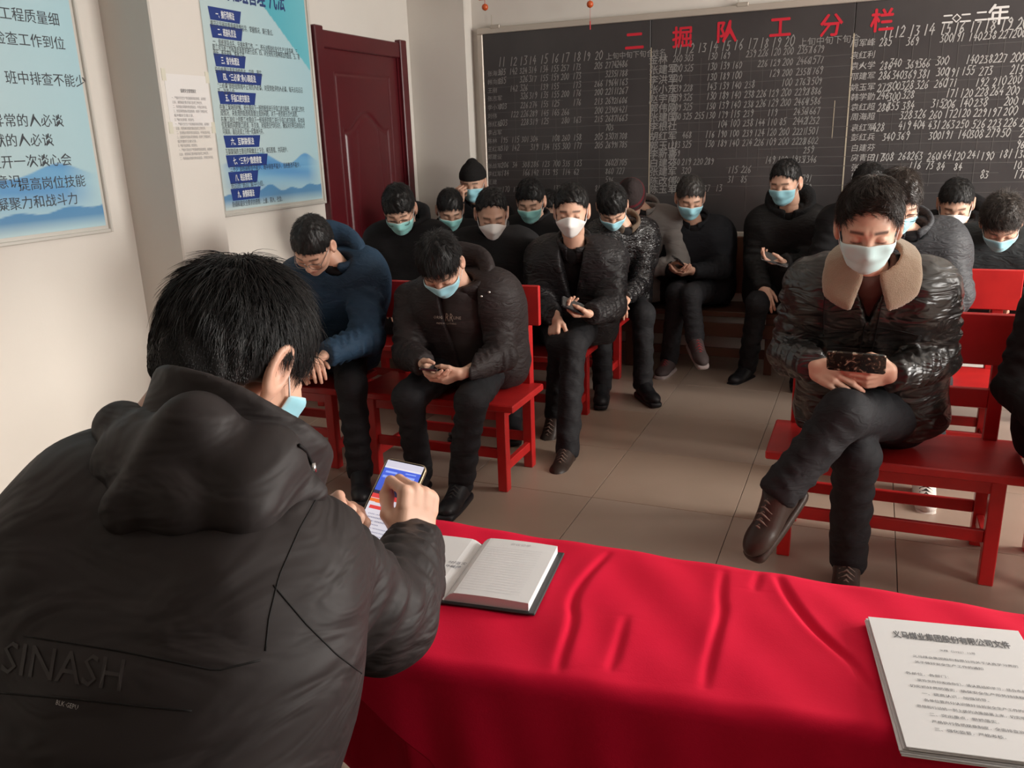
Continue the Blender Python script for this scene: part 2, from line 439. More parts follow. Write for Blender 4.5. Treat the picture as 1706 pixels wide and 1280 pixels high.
# ---------------------------------------------------------------- hair
def hair_mats():
    return dict(black=mat('hair_black', (.009, .008, .008), .5, spec=.4), grey=mat('hair_greying', (.05, .045, .042), .5, vary=(60, .8, (.012, .011, .01))),
                brown=mat('hair_dark_brown', (.022, .013, .009), .42), curly=mat('hair_curly_grey_brown', (.05, .038, .03), .5, vary=(45, .9, (.014, .010, .009))))
def hair_cap(style, h=.005):
    """style: front hairline height, side depth, thickness"""
    zf = style.get('zf', .058); zs = style.get('zs', -.005); zb = style.get('zb', -.07); th = style.get('th', .011); top = style.get('top', .006)
    seed = style.get('seed', 1)
    def f(p):
        A = np.abs(p[:, 0]); y, z = p[:, 1], p[:, 2]
        d = ell(p, (0, -.014, .033 + top * .5), (.077 + th * .55, .098 + th * .6, .087 + th + top * .5))
        d = smin(d, ell(p, (0, -.035, -.02), (.068 + th * .3, .075 + th * .4, .075)), .03)
        fr = np.clip((y - .0) / .075, 0, 1)
        side = np.clip(A / .07, 0, 1)
        front = zf - .020 * side ** 3 * (y > .03) + style.get('part', 0) * p[:, 0]
        line = np.where(y > -.0, zs + (front - zs) * fr ** .8, zb + (zs - zb) * np.clip((y + .10) / .10, 0, 1) ** 1.6)
        line = line + .004 * np.sin(p[:, 0] * 260 + seed) * fr
        cut = (line - z) * .8
        # ears stay free
        d = smax(d, cut, .008)
        d = smax(d, -ell(np.stack([A, y, z], 1), (.088, .004, -.012), (.020, .027, .036)), .006)
        g = np.sin(p[:, 0] * 190 + 3 * np.sin(y * 60 + seed)) * np.sin(y * 150 + seed + p[:, 2] * 90)
        return d - style.get('rough', .003) * g
    return surfnet(f, (-.12, -.15, -.13), (.12, .14, .17), h)
def strands(cap, n, length, width, seed, comb=None, whorl=(.0, -.055, .12), lift=.25, spiky=0.0, steps=4, fringe=0.0, sag=0.0, jit=.35):
    rg = np.random.default_rng(seed); v, q = cap
    c4 = v[q]; nm = np.cross(c4[:, 2] - c4[:, 0], c4[:, 3] - c4[:, 1]); ar = np.linalg.norm(nm, axis=1) + 1e-12
    ce = c4.mean(1); ear_ = (np.abs(ce[:, 0]) > .058) & (ce[:, 1] > -.045) & (ce[:, 1] < .032) & (ce[:, 2] < .034)
    pr = np.where(ear_ | (nm[:, 2] < -.75 * ar), 0, ar); pick = rg.choice(len(q), n, p=pr / pr.sum()); wts = rg.dirichlet((1, 1, 1, 1), n)
    P0 = (c4[pick] * wts[:, :, None]).sum(1); N = nm[pick] / ar[pick][:, None]
    Wp = np.array(whorl); ctr = V3(0, -.014, .033); rad = V3(.083, .105, .095)
    Ln = length * rg.uniform(.6, 1.25, n)[:, None]
    Ln = Ln * np.clip((P0[:, 2:3] + .045) / .085, .22, 1)
    d = P0 - Wp; d[:, 2] -= .02
    d -= N * (d * N).sum(1)[:, None]; d /= np.linalg.norm(d, axis=1)[:, None] + 1e-6
    tang = np.cross(N, d)
    d = d + rg.normal(0, jit, (n, 1)) * tang
    top = np.clip((N[:, 2:3] - .3) / .5, 0, 1)
    if comb is not None:
        kf = np.clip((P0[:, 1:2] - .01) / .05, 0, 1) * .85; cv = nrm(comb)[None] + rg.normal(0, .18, (n, 3)); cv = cv - N * (cv * N).sum(1)[:, None]
        d = d * (1 - kf) + cv * kf; d /= np.linalg.norm(d, axis=1)[:, None] + 1e-6
    lf = lift * rg.uniform(.2, 1.2, (n, 1)) + spiky * top * rg.uniform(0, 1, (n, 1)) ** 2
    d = d + lf * N; d /= np.linalg.norm(d, axis=1)[:, None]
    pts = [P0 - .004 * N]; cur = P0.copy(); dr = d.copy()
    for s in range(steps):
        cur = cur + dr * Ln / steps
        pts.append(cur.copy())
        nn = (cur - ctr) / rad ** 2; nn /= np.linalg.norm(nn, axis=1)[:, None]
        into = np.maximum((dr * nn).sum(1)[:, None] - lf * .3, 0)
        dr = dr - nn * into * .55; dr[:, 2] -= sag / steps
        rr = np.sqrt((((cur - ctr) / rad) ** 2).sum(1))[:, None]
        dr = dr + nn * np.clip(1.0 - rr, 0, 1) * 6
        dr /= np.linalg.norm(dr, axis=1)[:, None]
    pts = np.stack(pts, 1); m = pts.shape[1]   # n,m,3
    t = np.gradient(pts, axis=1); t /= np.linalg.norm(t, axis=2)[:, :, None] + 1e-9
    a = np.cross(t, N[:, None, :] + 0 * t); a /= np.linalg.norm(a, axis=2)[:, :, None] + 1e-9; b = np.cross(t, a)
    wd = width * (1 - np.linspace(0, .85, m))[None, :, None]
    ring = [pts + wd * (math.cos(k * 2.0944) * a + .6 * math.sin(k * 2.0944) * b) for k in range(3)]
    V = np.stack(ring, 2).reshape(-1, 3)   # n,m,3ring
    base = (np.arange(n) * m * 3)[:, None, None] + (np.arange(m - 1) * 3)[None, :, None]
    k = np.arange(3)[None, None, :]; k2 = (k + 1) % 3
    Q = np.stack([base + k, base + k2, base + 3 + k2, base + 3 + k], -1).reshape(-1, 4)
    return V, Q

# ---------------------------------------------------------------- face mask
def mask_mesh(kind, jaw=1.0):
    nu, nv = 31, 17
    U, W = np.meshgrid(np.linspace(-1, 1, nu), np.linspace(0, 1, nv))
    if kind == 'kn95': zt = .006 - .040 * np.abs(U) ** 1.5; zb = -.112 + .050 * np.abs(U) ** 1.3; amax = 72
    else: zt = -.004 - .016 * U ** 2; zb = -.112 + .040 * U ** 2; amax = 70
    Z = zt + (zb - zt) * W; A = np.radians(amax) * U
    if kind == 'kn95': A = A * (1 - .28 * (np.abs(W - .45) * 2) ** 1.4)
    D = np.stack([np.sin(A), np.cos(A), 0 * A], -1).reshape(-1, 3)
    zr = np.maximum(Z, -.094).ravel()
    O = np.stack([0 * zr, 0 * zr + .012, zr], 1)
    r = np.full(len(O), .15)
    for _ in range(40):
        r = r - .8 * (head_sdf((O + D * r[:, None]).astype(np.float32), jaw, ears=False) - .004)
    r = np.clip(r, .03, .13).reshape(nv, nu)
    R2 = r.copy()
    for _ in range(8):
        s = R2.copy(); s[1:-1] = (R2[:-2] + R2[2:] + R2[1:-1]) / 3; s[:, 1:-1] = (s[:, :-2] + s[:, 2:] + s[:, 1:-1]) / 3
        R2 = np.maximum(r, s)
    r = R2 + .0015
    if kind == 'kn95':
        r = r + .017 * np.exp(-(np.abs(U) / .42) ** 1.2) * np.sin(np.pi * np.clip(W, 0, 1)) ** .7 + .002
    else:
        r = r + .006 * np.sin(np.pi * W) * np.exp(-(U / .6) ** 2) + .0014 * np.sin(W * 6 * np.pi) * (1 - U ** 4)
    under = np.maximum(-.094 - Z, 0)
    r = r - under * 1.2
    def pos(rr):
        p = O + D * rr.reshape(-1, 1); p[:, 2] = Z.ravel(); return p
    outer = pos(r); inner = pos(r - .0018)
    v = np.concatenate([outer, inner]); q = []
    N = nu * nv
    for j in range(nv - 1):
        for i in range(nu - 1):
            a = j * nu + i; q.append((a, a + nu, a + nu + 1, a + 1)); q.append((N + a, N + a + 1, N + a + nu + 1, N + a + nu))
    for i in range(nu - 1):
        for j, fl in ((0, 0), (nv - 1, 1)):
            a = j * nu + i; f = (a, a + 1, N + a + 1, N + a); q.append(f if not fl else f[::-1])
    for j in range(nv - 1):
        for i, fl in ((0, 1), (nu - 1, 0)):
            a = j * nu + i; f = (a, a + nu, N + a + nu, N + a); q.append(f if fl == 0 else f[::-1])
    edge = np.minimum(np.minimum(W, 1 - W) * 14, (1 - np.abs(U)) * 16).clip(0, 1).ravel()
    if kind == 'kn95': c = np.tile(V3(.80, .79, .77), (N, 1))
    else:
        blue = V3(*{'blue': (.30, .62, .72), 'teal': (.25, .58, .56), 'pale': (.52, .72, .72)}[kind])
        c = np.where(edge[:, None] < .6, blue * .7 + V3(.25, .25, .25), blue)
    cols = np.concatenate([c, np.tile(V3(.8, .8, .8), (N, 1))])
    corners = dict(tl=outer[0], tr=outer[nu - 1], bl=outer[(nv - 1) * nu], br=outer[N - 1])
    return v, np.array(q), cols, corners
_mc = {}
def get_mask(kind, jaw):
    if (kind, jaw) not in _mc: _mc[(kind, jaw)] = mask_mesh(kind, jaw)
    return _mc[(kind, jaw)]

# ---------------------------------------------------------------- a seated person
def jacket_field(J, s):
    ax = nrm(J['shR'] - J['shL']); pel, N = J['pel'], J['neck']
    spine = N - pel; fw = nrm(np.cross(nrm(spine), ax)) * 1.0   # towards the front
    if fw @ J['front'] < 0: fw = -fw
    b = s.get('bulk', 1.0); fold = s.get('fold', .006); sd = s.get('seed', 1.0); quilt = s.get('quilt', 0)
    Ls = []
    for t, hw, r in ((-.12, .12, .125), (.0, .115, .135), (.22, .10, .14), (.45, .105, .14), (.66, .115, .135), (.84, .115, .115)):
        bow = math.sin(max(t, 0) * math.pi) * s.get('hunch', .04)
        c = pel + spine * t - fw * bow
        Ls.append((c - ax * hw, c + ax * hw, r * b))
    sp_u = nrm(spine)
    slv = s.get('sleeve', 1.0)
    def f(p):
        d = None
        for a_, b_, r in Ls:
            q = cone(p, a_, b_, r, r); d = q if d is None else smin(d, q, .075)
        d = smax(d, -((p - (pel - s.get('hem', .11) * sp_u)) @ sp_u.astype(p.dtype)), .02)
        d = smax(d, .428 - p[:, 2], .015)
        for sh in ('shR', 'shL'):
            d = smin(d, cone(p, N - sp_u * .035, J[sh], .070 * b, .078 * b), .05)
        if quilt:
            u = (p - pel) @ sp_u.astype(p.dtype)
            d = d - quilt * (np.sqrt(np.abs(np.sin(math.pi * u / s.get('qp', .075))) + 1e-4) - .7)
        for S in 'RL':
            sh, el, wr = J['sh' + S], J['el' + S], J['wr' + S]
            a1 = cone(p, sh, el, .078 * b * slv, .064 * b * slv, fold, 5, sd, quilt, 4)
            wdir = nrm(wr - el)
            a2 = cone(p, el, wr - wdir * .005, .064 * b * slv, .047 * slv * b, fold, 5.5, sd + 2, quilt, 4)
            a2 = smin(a2, cone(p, wr - wdir * .035, wr + wdir * .004, .045 * slv, .044 * slv), .006)
            a2 = smax(a2, (p - (wr + wdir * .022)) @ wdir.astype(p.dtype), .006)
            d = smin(d, smin(a1, a2, .025), .018)
        d = d - crease(p, sd, s.get('cf', 16), s.get('ca', .008))
        # neck opening
        op = s.get('open', None)
        if op:
            # V opening: wedge in front of the chest, from the neck down
            rel = p - N; u = -(rel @ sp_u.astype(p.dtype)); x = rel @ ax.astype(p.dtype) + op.get('dx', 0); y = rel @ fw.astype(p.dtype)
            wv = op['w'] * np.clip(1 - u / op['len'], 0, 1) ** op.get('pow', .8) if op.get('taper', True) else np.full_like(u, op['w'])
            cut = np.maximum(np.maximum(np.abs(x) - wv, .02 - y), u - op['len'])
            d = smax(d, -cut, .012)
        d = smax(d, -cone(p, N - sp_u * .03 + fw * .02, N + sp_u * .2 + fw * .05, .058, .066), .01)
        return d
    return f, ax, fw, sp_u
P_LAST = {}
def person(name_label, J, s, group=None):
    """J: joints in metres; s: style. Returns the top-level person."""
    H = J['head']; RH = J['RH']; tone = s.get('tone', 1.0); jaw = s.get('jaw', 1.0); hh = s.get('hh', .0045)
    base = V3(J['pel'][0], J['pel'][1], 0)
    P = thing('person', name_label, 'person', tuple(base), group)
    hs = s.get('hs', 1.0)
    # ---- skin: one body
    hv, hq = head_mesh(hh, jaw)
    parts = [(xf(hv * hs, RH, H), hq)]; cols = [skin_cols(hv, tone, s.get('hair'))]
    nb = J['neck']; hn = H + RH @ V3(0, -.045, -.10) * hs
    arm_pts = [J['pel'], J['neck'], J['shR'], J['shL'], J['elR'], J['elL'], J['wrR'], J['wrL'], hn]
    def core(p):
        d = cone(p, hn, nb - V3(0, 0, .02), .052, .056)
        d = smin(d, cone(p, J['neck'] - V3(0, 0, .06) - J['front'] * .02, J['pel'], .05, .08), .03)
        for S in 'RL':
            d = smin(d, cone(p, nb - V3(0, 0, .07) - J['front'] * .035, J['sh' + S], .028, .035), .015)
            d = smin(d, cone(p, J['sh' + S], J['el' + S], .045, .036), .02)
            d = smin(d, cone(p, J['el' + S], J['wr' + S], .034, .0235), .02)
        return d
    lo, hi = bounds(arm_pts, .12); cv, cq = surfnet(core, lo, hi, .013)
    parts.append((cv, cq)); cols.append(np.tile(SK * tone, (len(cv), 1)))
    for S in 'RL':
        hd = J.get('hand' + S)
        if not hd: continue
        pose, fdir, back = hd
        v, q = hand_mesh(pose, s.get('handh', .0035)); v = v.copy()
        R = axes(fdir, back); c = hand_cols(v, tone)
        # thumb side +X for fwd=y, up=z: x = y cross z -> this is the right hand's outer side; mirror by hand
        if S == 'R': v[:, 0] *= -1; q = q[:, ::-1]
        parts.append((xf(v, R, J['wr' + S]), q)); cols.append(c)
    v, q = merge(parts)
    sk = mat('skin', tuple(SK), .48, attr='Col', spec=.4, bump=[('noise', 260, .12, .001)])
    link('body', mesh_from('body', v - base, quads=q, material=sk, cols=np.concatenate(cols)), P, None)
    # ---- hair
    HM = hair_mats()
    if s.get('hair') is not None:
        st = s['hair']; cap = hair_cap(st, s.get('caph', .005))
        sv, sq = strands(cap, st.get('n', 900), st.get('len', .028), st.get('w', .0011), st.get('seed', 3), st.get('comb'), st.get('whorl', (0, -.055, .12)), st.get('lift', .25), st.get('spiky', .3), sag=st.get('sag', 0), jit=st.get('jit', .35), steps=st.get('steps', 4))
        v, q = merge([cap, (sv, sq)])
        link('hair', mesh_from('hair', xf(v * hs, RH, H) - base, quads=q, material=HM[st.get('mat', 'black')]), P)
    # ---- jacket
    jf, ax, fw, su = jacket_field(J, s)
    jp = [J['shR'], J['shL'], J['elR'], J['elL'], J['wrR'], J['wrL'], J['pel'] - ax * .15, J['pel'] + ax * .15, J['pel'] - su * .15, J['neck'] + su * .05]
    lo, hi = bounds(jp, .19 * s.get('bulk', 1)); lo[2] = max(lo[2], .2)
    v, q = surfnet(jf, lo, hi, s.get('jh', .0095))
    jm = s['jmat']
    jo = link(s.get('jname', 'jacket'), mesh_from('jacket', v - base, quads=q, material=jm), P)
    N = J['neck']
    # ---- collar or hood
    if s.get('collar') == 'hood':
        hb = s.get('hoodb', 1.0)
        def f(p):
            q = p - N.astype(p.dtype); x = q @ ax.astype(p.dtype); y = q @ fw.astype(p.dtype); z = q @ su.astype(p.dtype)
            zz = z - .015 + .25 * y - .35 * np.abs(x) * 0
            r = np.sqrt((x / 1.12) ** 2 + (y + .035) ** 2)
            back = np.clip(-(y) / .10, 0, 1)
            d = np.sqrt((r - .088 * hb) ** 2 + (np.maximum(np.abs(zz + .004) - .026 - .020 * back, 0)) ** 2) - (.019 + .016 * back) * hb
            d = smin(d, ell(np.stack([x, y, z], 1), (0, -.135, -.045), (.105 * hb, .050 * hb, .10)), .05)
            rim = np.sqrt((r - .100 * hb) ** 2 + (zz - .040 - .020 * back) ** 2) - .011; d = smin(d, rim, .012)
            d = smax(d, np.maximum(np.abs(x) - .022, -(y - .02)) * -1, .01)
            return d - crease(p, s.get('seed', 1) + 4, 20, .006)
        lo, hi = bounds([N], .30); v, q = surfnet(f, lo, hi, .008)
        link('hood', mesh_from('hood', v - base, quads=q, material=s.get('hoodmat', jm)), P)
    elif s.get('collar') == 'bighood':
        L_ = lambda a, b, c: N + ax * a + fw * b + su * c
        def f(p):
            q = p - N.astype(p.dtype); x = q @ ax.astype(p.dtype); y = q @ fw.astype(p.dtype); z = q @ su.astype(p.dtype)
            r = np.sqrt((x / 1.12) ** 2 + (y - .005) ** 2); zz = z - .050 + .30 * y
            d = np.sqrt((r - .092) ** 2 + (np.maximum(np.abs(zz) - .036, 0)) ** 2) - .014
            d = smax(d, np.maximum(np.abs(x) - .015, -(y - .0)) * -1, .01)
            return d - crease(p, s.get('seed', 1) + 4, 11, .006)
        lo, hi = bounds([N], .32); v, q = surfnet(f, lo, hi, .0065)
        link('collar', mesh_from('collar', v - base, quads=q, material=s.get('hoodmat', jm)), P)
    elif s.get('collar') == 'stand':
        def f(p):
            q = p - N.astype(p.dtype); x = q @ ax.astype(p.dtype); y = q @ fw.astype(p.dtype); z = q @ su.astype(p.dtype)
            r = np.sqrt((x / 1.05) ** 2 + (y + .010) ** 2); zz = z - .02 + .25 * y
            d = np.sqrt((r - .078) ** 2 + (np.maximum(np.abs(zz) - .030, 0)) ** 2) - .011
            d = smax(d, np.maximum(np.abs(x) - .02, -(y - .0)) * -1, .01)
            return d - crease(p, s.get('seed', 1) + 4, 22, .003)
        lo, hi = bounds([N], .2); v, q = surfnet(f, lo, hi, .007)
        link('collar', mesh_from('collar', v - base, quads=q, material=s.get('hoodmat', jm)), P)
    elif s.get('collar') == 'fleece':
        def f(p):
            q = p - N.astype(p.dtype); x = q @ ax.astype(p.dtype); y = q @ fw.astype(p.dtype); z = q @ su.astype(p.dtype)
            A = np.abs(x)
            # fold-over collar: a tilted band around the neck that widens into two points in front
            r = np.sqrt((A / 1.1) ** 2 + (y + .01) ** 2)
            slope = (r - .072) * .62 + z - .052 + .33 * np.maximum(y, 0)
            d = np.abs(slope) * .84 - .013
            rim = np.maximum(r - .122 - .026 * np.clip(y / .08, 0, 1), .068 - r)
            d = smax(d, rim, .012)
            gap = .016 + .42 * np.clip(y - .050, 0, 1)
            d = smax(d, np.where(y > 0, gap - A, -1), .010)
            return d - .0012 * np.sin(p[:, 0] * 420) * np.sin(p[:, 1] * 400) * np.sin(p[:, 2] * 410)
        lo, hi = bounds([N], .24); v, q = surfnet(f, lo, hi, .006)
        link('fleece_collar', mesh_from('fleece_collar', v - base, quads=q, material=s['hoodmat']), P)
    # ---- shirt or sweater seen in the opening
    s.setdefault('inner', MATS.get('black_sweater'))
    if s.get('inner'):
        ib = s.get('innerr', 1.0)
        def f(p):
            d = cone(p, N - su * .015 - fw * .008, N + (J['pel'] - N) * .25 - fw * .03 * (2 - ib), .078, .100 * ib)
            d = smin(d, cone(p, N + (J['pel'] - N) * .25 - fw * .03, N + (J['pel'] - N) * .95 - fw * .02, .100 * ib, .105 * ib), .03)
            q = p - N.astype(p.dtype); x = q @ ax.astype(p.dtype); y = q @ fw.astype(p.dtype); z = q @ su.astype(p.dtype)
            r = np.sqrt(x ** 2 + (y - .005) ** 2)
            d = smin(d, np.sqrt((r - .060) ** 2 + np.maximum(np.abs(z - .006 + .2 * y) - .024, 0) ** 2) - .010, .02)
            d = d - s.get('innerb', 0) * np.clip((y + .02) / .1, 0, 1) - crease(p, 9, 18, .005)
            return smax(d, -cone(p, N + su * .0, N + su * .2, .048, .06), .01)
        lo, hi = bounds([N, J['pel']], .18); v, q = surfnet(f, lo, hi, .010)
        link('sweater', mesh_from('sweater', v - base, quads=q, material=s['inner']), P)
    # ---- trousers
    if s.get('legs', True):
        ld = []
        for S in 'RL':
            ld.append((J['hip' + S], J['kn' + S], J['an' + S]))
        pm = s['pmat']; sd = s.get('seed', 1); pl = s.get('pl', 1.0)
        def f(p):
            d = None
            for i, (h_, k_, a_) in enumerate(ld):
                q = cone(p, h_, k_, .092 * pl, .068 * pl, .004, 4, sd + i)
                sh_ = cone(p, k_, a_, .064 * pl, .058 * pl, .005, 6, sd + 3 + i)
                ad = nrm(a_ - k_); sh_ = smax(sh_, (p - (a_ + ad * .03)) @ ad.astype(p.dtype), .008)
                q = smin(q, sh_, .03); d = q if d is None else smin(d, q, .012)
            d = smin(d, cone(p, ld[0][0], ld[1][0], .115, .115), .04)
            return d - crease(p, sd + 5, 15, .006)
        lo, hi = bounds([x for l in ld for x in l], .125)
        v, q = surfnet(f, lo, hi, s.get('ph', .0105))
        link('trousers', mesh_from('trousers', v - base, quads=q, material=pm), P)
        sm = shoe_meshes()
        for S in 'RL':
            if not J.get('toe' + S) is not None: continue
            fdir, updir = J['toe' + S]
            a_ = J['an' + S]; R = axes(fdir, updir)
            o = a_ - R @ V3(0, 0.0, .085)
            uv, uq = sm['upper']; so = link('shoe', mesh_from('shoe', xf(uv, R, o) - base, quads=uq, material=s['smat']), P)
            sv, sq = sm['sole']; link('sole', mesh_from('sole', xf(sv, R, o) - base, quads=sq, material=s.get('solemat', s['smat'])), so, None)
            if s.get('laces'):
                lm = sm['laces']; link('laces', mesh_from('laces', xf(np.array(lm.v), R, o) - base, faces=lm.f, material=s['laces']), so)
    # ---- mask
    if s.get('mask'):
        mv, mq, mc, cn = get_mask(s['mask'], jaw)
        mm = mat('mask_cloth', (.6, .8, .85), .75, attr='Col', sheen=.2, bump=[('noise', 300, .1, .001)])
        mo = link('face_mask', mesh_from('face_mask', xf(mv * hs, RH, H) - base, quads=mq, material=mm, cols=mc), P)
        lm = MB()
        for sg, a, b_ in ((1, 'tr', 'br'), (-1, 'tl', 'bl')):
            ear_t = V3(sg * .079, -.008, .026); ear_b = V3(sg * .079, -.016, -.034); bk = V3(sg * .080, -.030, -.004)
            pts = [cn[a] + V3(0, 0, -.001), cn[a] * .45 + ear_t * .55 + V3(sg * .004, 0, 0), ear_t, bk, ear_b, cn[b_] * .5 + ear_b * .5 + V3(sg * .003, 0, 0), cn[b_]]
            lm.tube([xf(q_ * hs, RH, H) - base for q_ in pts], .0013, 6)
        lo_ = lm.obj('ear_loop', mat('ear_loop', (.85, .85, .85), .7), mo, True)
    if s.get('glasses'):
        gm = MB()
        for sg in (1, -1):
            c0 = V3(sg * .033, .103, -.004 + s.get('gz', 0)); ring = []
            for k in range(20):
                th = k * math.pi / 10; cx, cz = math.cos(th), math.sin(th)
                ring.append(c0 + V3(.026 * abs(cx) ** .6 * np.sign(cx), -.010 * abs(cx) ** 2 * (1 if cx * sg > 0 else 0), .018 * abs(cz) ** .7 * np.sign(cz)))
            gm.tube([xf(q_ * hs, RH, H) - base for q_ in ring], .0015, 6, closed=True)
            gm.tube([xf(q_ * hs, RH, H) - base for q_ in (V3(sg * .058, .092, .0), V3(sg * .076, .03, .012), V3(sg * .081, -.01, .018), V3(sg * .080, -.028, .0))], .0015, 6)
        gm.tube([xf(q_ * hs, RH, H) - base for q_ in (V3(-.008, .104, .0), V3(0, .108, .002), V3(.008, .104, 0))], .0012, 6)
        gm.obj('glasses', s['glasses'], P, True)
    P_LAST.clear(); P_LAST.update(root=P, base=base, J=J)
    return P

from mathutils.bvhtree import BVHTree
def bvh_of(root, names):
    vs, fs = [], []
    for c in root.children:
        if c.type == 'MESH' and c.name.split('.')[0] in names:
            n = len(vs); vs += [Vector(v.co) + root.location for v in c.data.vertices]; fs += [[n + i for i in p.vertices] for p in c.data.polygons]
    return BVHTree.FromPolygons(vs, fs)
def hit(bv, px, py, off=.0012):
    d = Vector(ray(px, py)); h = bv.ray_cast(Vector(CAM), d)
    return None if h[0] is None else (np.array(h[0]) - nrm(np.array(d)) * off)
def sewn_text(root, names, items, name, m, off=.0015):
    """lettering sewn on a garment: every outline point rests on the cloth"""
    bv = bvh_of(root, names); geo = text_geo([(t, 1.0) for t, *_ in items]); V, F = [], []
    for (vv, ff, wd), (t, px, py, sz, ang, wpx) in zip(geo, items):
        n = len(V); k = sz if not wpx else wpx / wd; ca, sa = math.cos(math.radians(ang)), math.sin(math.radians(ang)); ok = True; P_ = []
        for a, b in vv:
            x, y = a * k, -b * sz; q = hit(bv, px + x * ca - y * sa, py + x * sa + y * ca, off)
            if q is None: ok = False; break
            P_.append(q - np.array(root.location))
        if ok: V += P_; F += [[n + i for i in f] for f in ff]
    if V: return link(name, mesh_from(name, np.array(V), faces=F, material=m, smooth=False), root)
def seam(root, names, pxs, r, name, m, n=24, sink=0.0):
    bv = bvh_of(root, names); pxs = np.array(pxs, float); L = np.concatenate([[0], np.cumsum(np.hypot(*np.diff(pxs, axis=0).T))]); pts = []
    for t in np.linspace(0, L[-1], n):
        q = hit(bv, np.interp(t, L, pxs[:, 0]), np.interp(t, L, pxs[:, 1]), sink)
        if q is not None: pts.append(q - np.array(root.location))
    if len(pts) > 2: return MB().tube(pts, r, 6).obj(name, m, root, True)
# ================================================================ the room
XL, XR, YB, YF, ZC = -3.15, 3.45, 5.80, -5.0, 2.95
wallm = mat('wall_paint', (.66, .625, .575), .78, vary=(1.6, .45, (.60, .555, .50)), bump=[('noise', 90, .12, .002)])
def box_struct(name, lo, hi, m, bev=0, parent=None):
    o = MB().box(lo, hi, bev).obj(name, m, parent)
    return struct(o)
T = .2
box_struct('wall_back', (XL - T, YB, -.1), (XR + T, YB + T, ZC + .1), wallm)
box_struct('wall_left', (XL - T, YF - T, -.1), (XL, YB, ZC + .1), wallm)
box_struct('wall_behind_table', (XL, YF - T, -.1), (XR, YF, ZC + .1), mat('rear_wall_darkened', (.20, .18, .16), .8))  # unseen wall, set far back and darkened to cut bounce light on the drape
box_struct('ceiling', (XL - T, YF - T, ZC), (XR + T, YB + T, ZC + .2), mat('ceiling_paint', (.70, .68, .64), .8))
# right wall with two windows
wr = MB()
WN = [(1.0, 2.15), (2.75, 4.85)]; Z0, Z1 = .88, 2.38
wr.box((XR, YF - T, -.1), (XR + T, YB + T, Z0)); wr.box((XR, YF - T, Z1), (XR + T, YB + T, ZC + .1))
ys = [YF - T] + [y for a in WN for y in a] + [YB + T]
for i in range(0, len(ys), 2): wr.box((XR, ys[i], Z0), (XR + T, ys[i + 1], Z1))
struct(wr.obj('wall_right', wallm))
alu = mat('aluminium_frame', (.72, .72, .70), .35, metal=.7)
white_f = mat('white_window_frame', (.8, .8, .78), .4)
glass = bpy.data.materials.new('window_glass'); glass.use_nodes = True
gt = glass.node_tree; gt.nodes.clear()
go = gt.nodes.new('ShaderNodeOutputMaterial'); ga = gt.nodes.new('ShaderNodeBsdfTransparent'); gg = gt.nodes.new('ShaderNodeBsdfGlossy'); gm_ = gt.nodes.new('ShaderNodeMixShader')
gg.inputs['Roughness'].default_value = .02; gm_.inputs[0].default_value = .06
gt.links.new(ga.outputs[0], gm_.inputs[1]); gt.links.new(gg.outputs[0], gm_.inputs[2]); gt.links.new(gm_.outputs[0], go.inputs['Surface'])
for i, (y0, y1) in enumerate(WN):
    m = MB(); x0, x1 = XR + .06, XR + .11
    for z in (Z0, Z1 - .05): m.box((x0, y0, z), (x1, y1, z + .05))
    for y in (y0, y0 + (y1 - y0) / 3 - .02, y0 + (y1 - y0) * 2 / 3 - .02, y1 - .05): m.box((x0, y, Z0), (x1, y + .05, Z1))
    wf = struct(m.obj('window_%d' % (i + 1), white_f))
    MB().box((x0 + .02, y0 + .05, Z0 + .05), (x0 + .026, y1 - .05, Z1 - .05)).obj('pane', glass, wf)
# column on the left wall between the two posters; corner column at the back
cx = -2.872
box_struct('column_left', (XL - .01, 2.955, 0), (cx, 3.262, ZC), wallm, .006)
box_struct('column_corner', (XL - .01, 5.685, 0), (-2.70, YB + .01, ZC), wallm, .006)
# floor of glazed tiles
fbase = box_struct('floor', (XL - T, YF - T, -.1), (XR + T, YB + T, -.006), mat('floor_grout', (.13, .11, .10), .9))
tm = [mat('floor_tile_%s' % n, c, .28, spec=.45, vary=(3.5, .6, c2), bump=[('noise', 8, .05, .004)]) for n, c, c2 in
      (('tan', (.34, .255, .20), (.30, .22, .17)), ('warm', (.355, .265, .205), (.31, .23, .175)), ('dusty', (.33, .255, .205), (.36, .28, .225)))]
tms = []
for t_ in tm:
    b_ = MB().box((-.2985, -.2985, -.008), (.2985, .2985, 0), .0012); tms.append(mesh_from('tile', np.array(b_.v), faces=b_.f, material=t_, smooth=False))
k = 0; x = -1.015 + .3 - 4 * .6
while x < XR + .3:
    y = -1.9
    while y < YB + .3:
        if not (x > 2.2 and y < 1.0) and y > -.4:
            o = link('tile', tms[random.randrange(3)], fbase, (x, y, 0)); o.rotation_euler = (0, 0, random.choice((0, math.pi / 2, math.pi)))
        y += .6
    x += .6
MB().box((XL, YF, -.007), (XR, -.72, -.001)).obj('tile', tm[0], fbase)
MB().box((XL, YF, -.007), (-3.015, YB, -.0025)).obj('tile', tm[0], fbase)

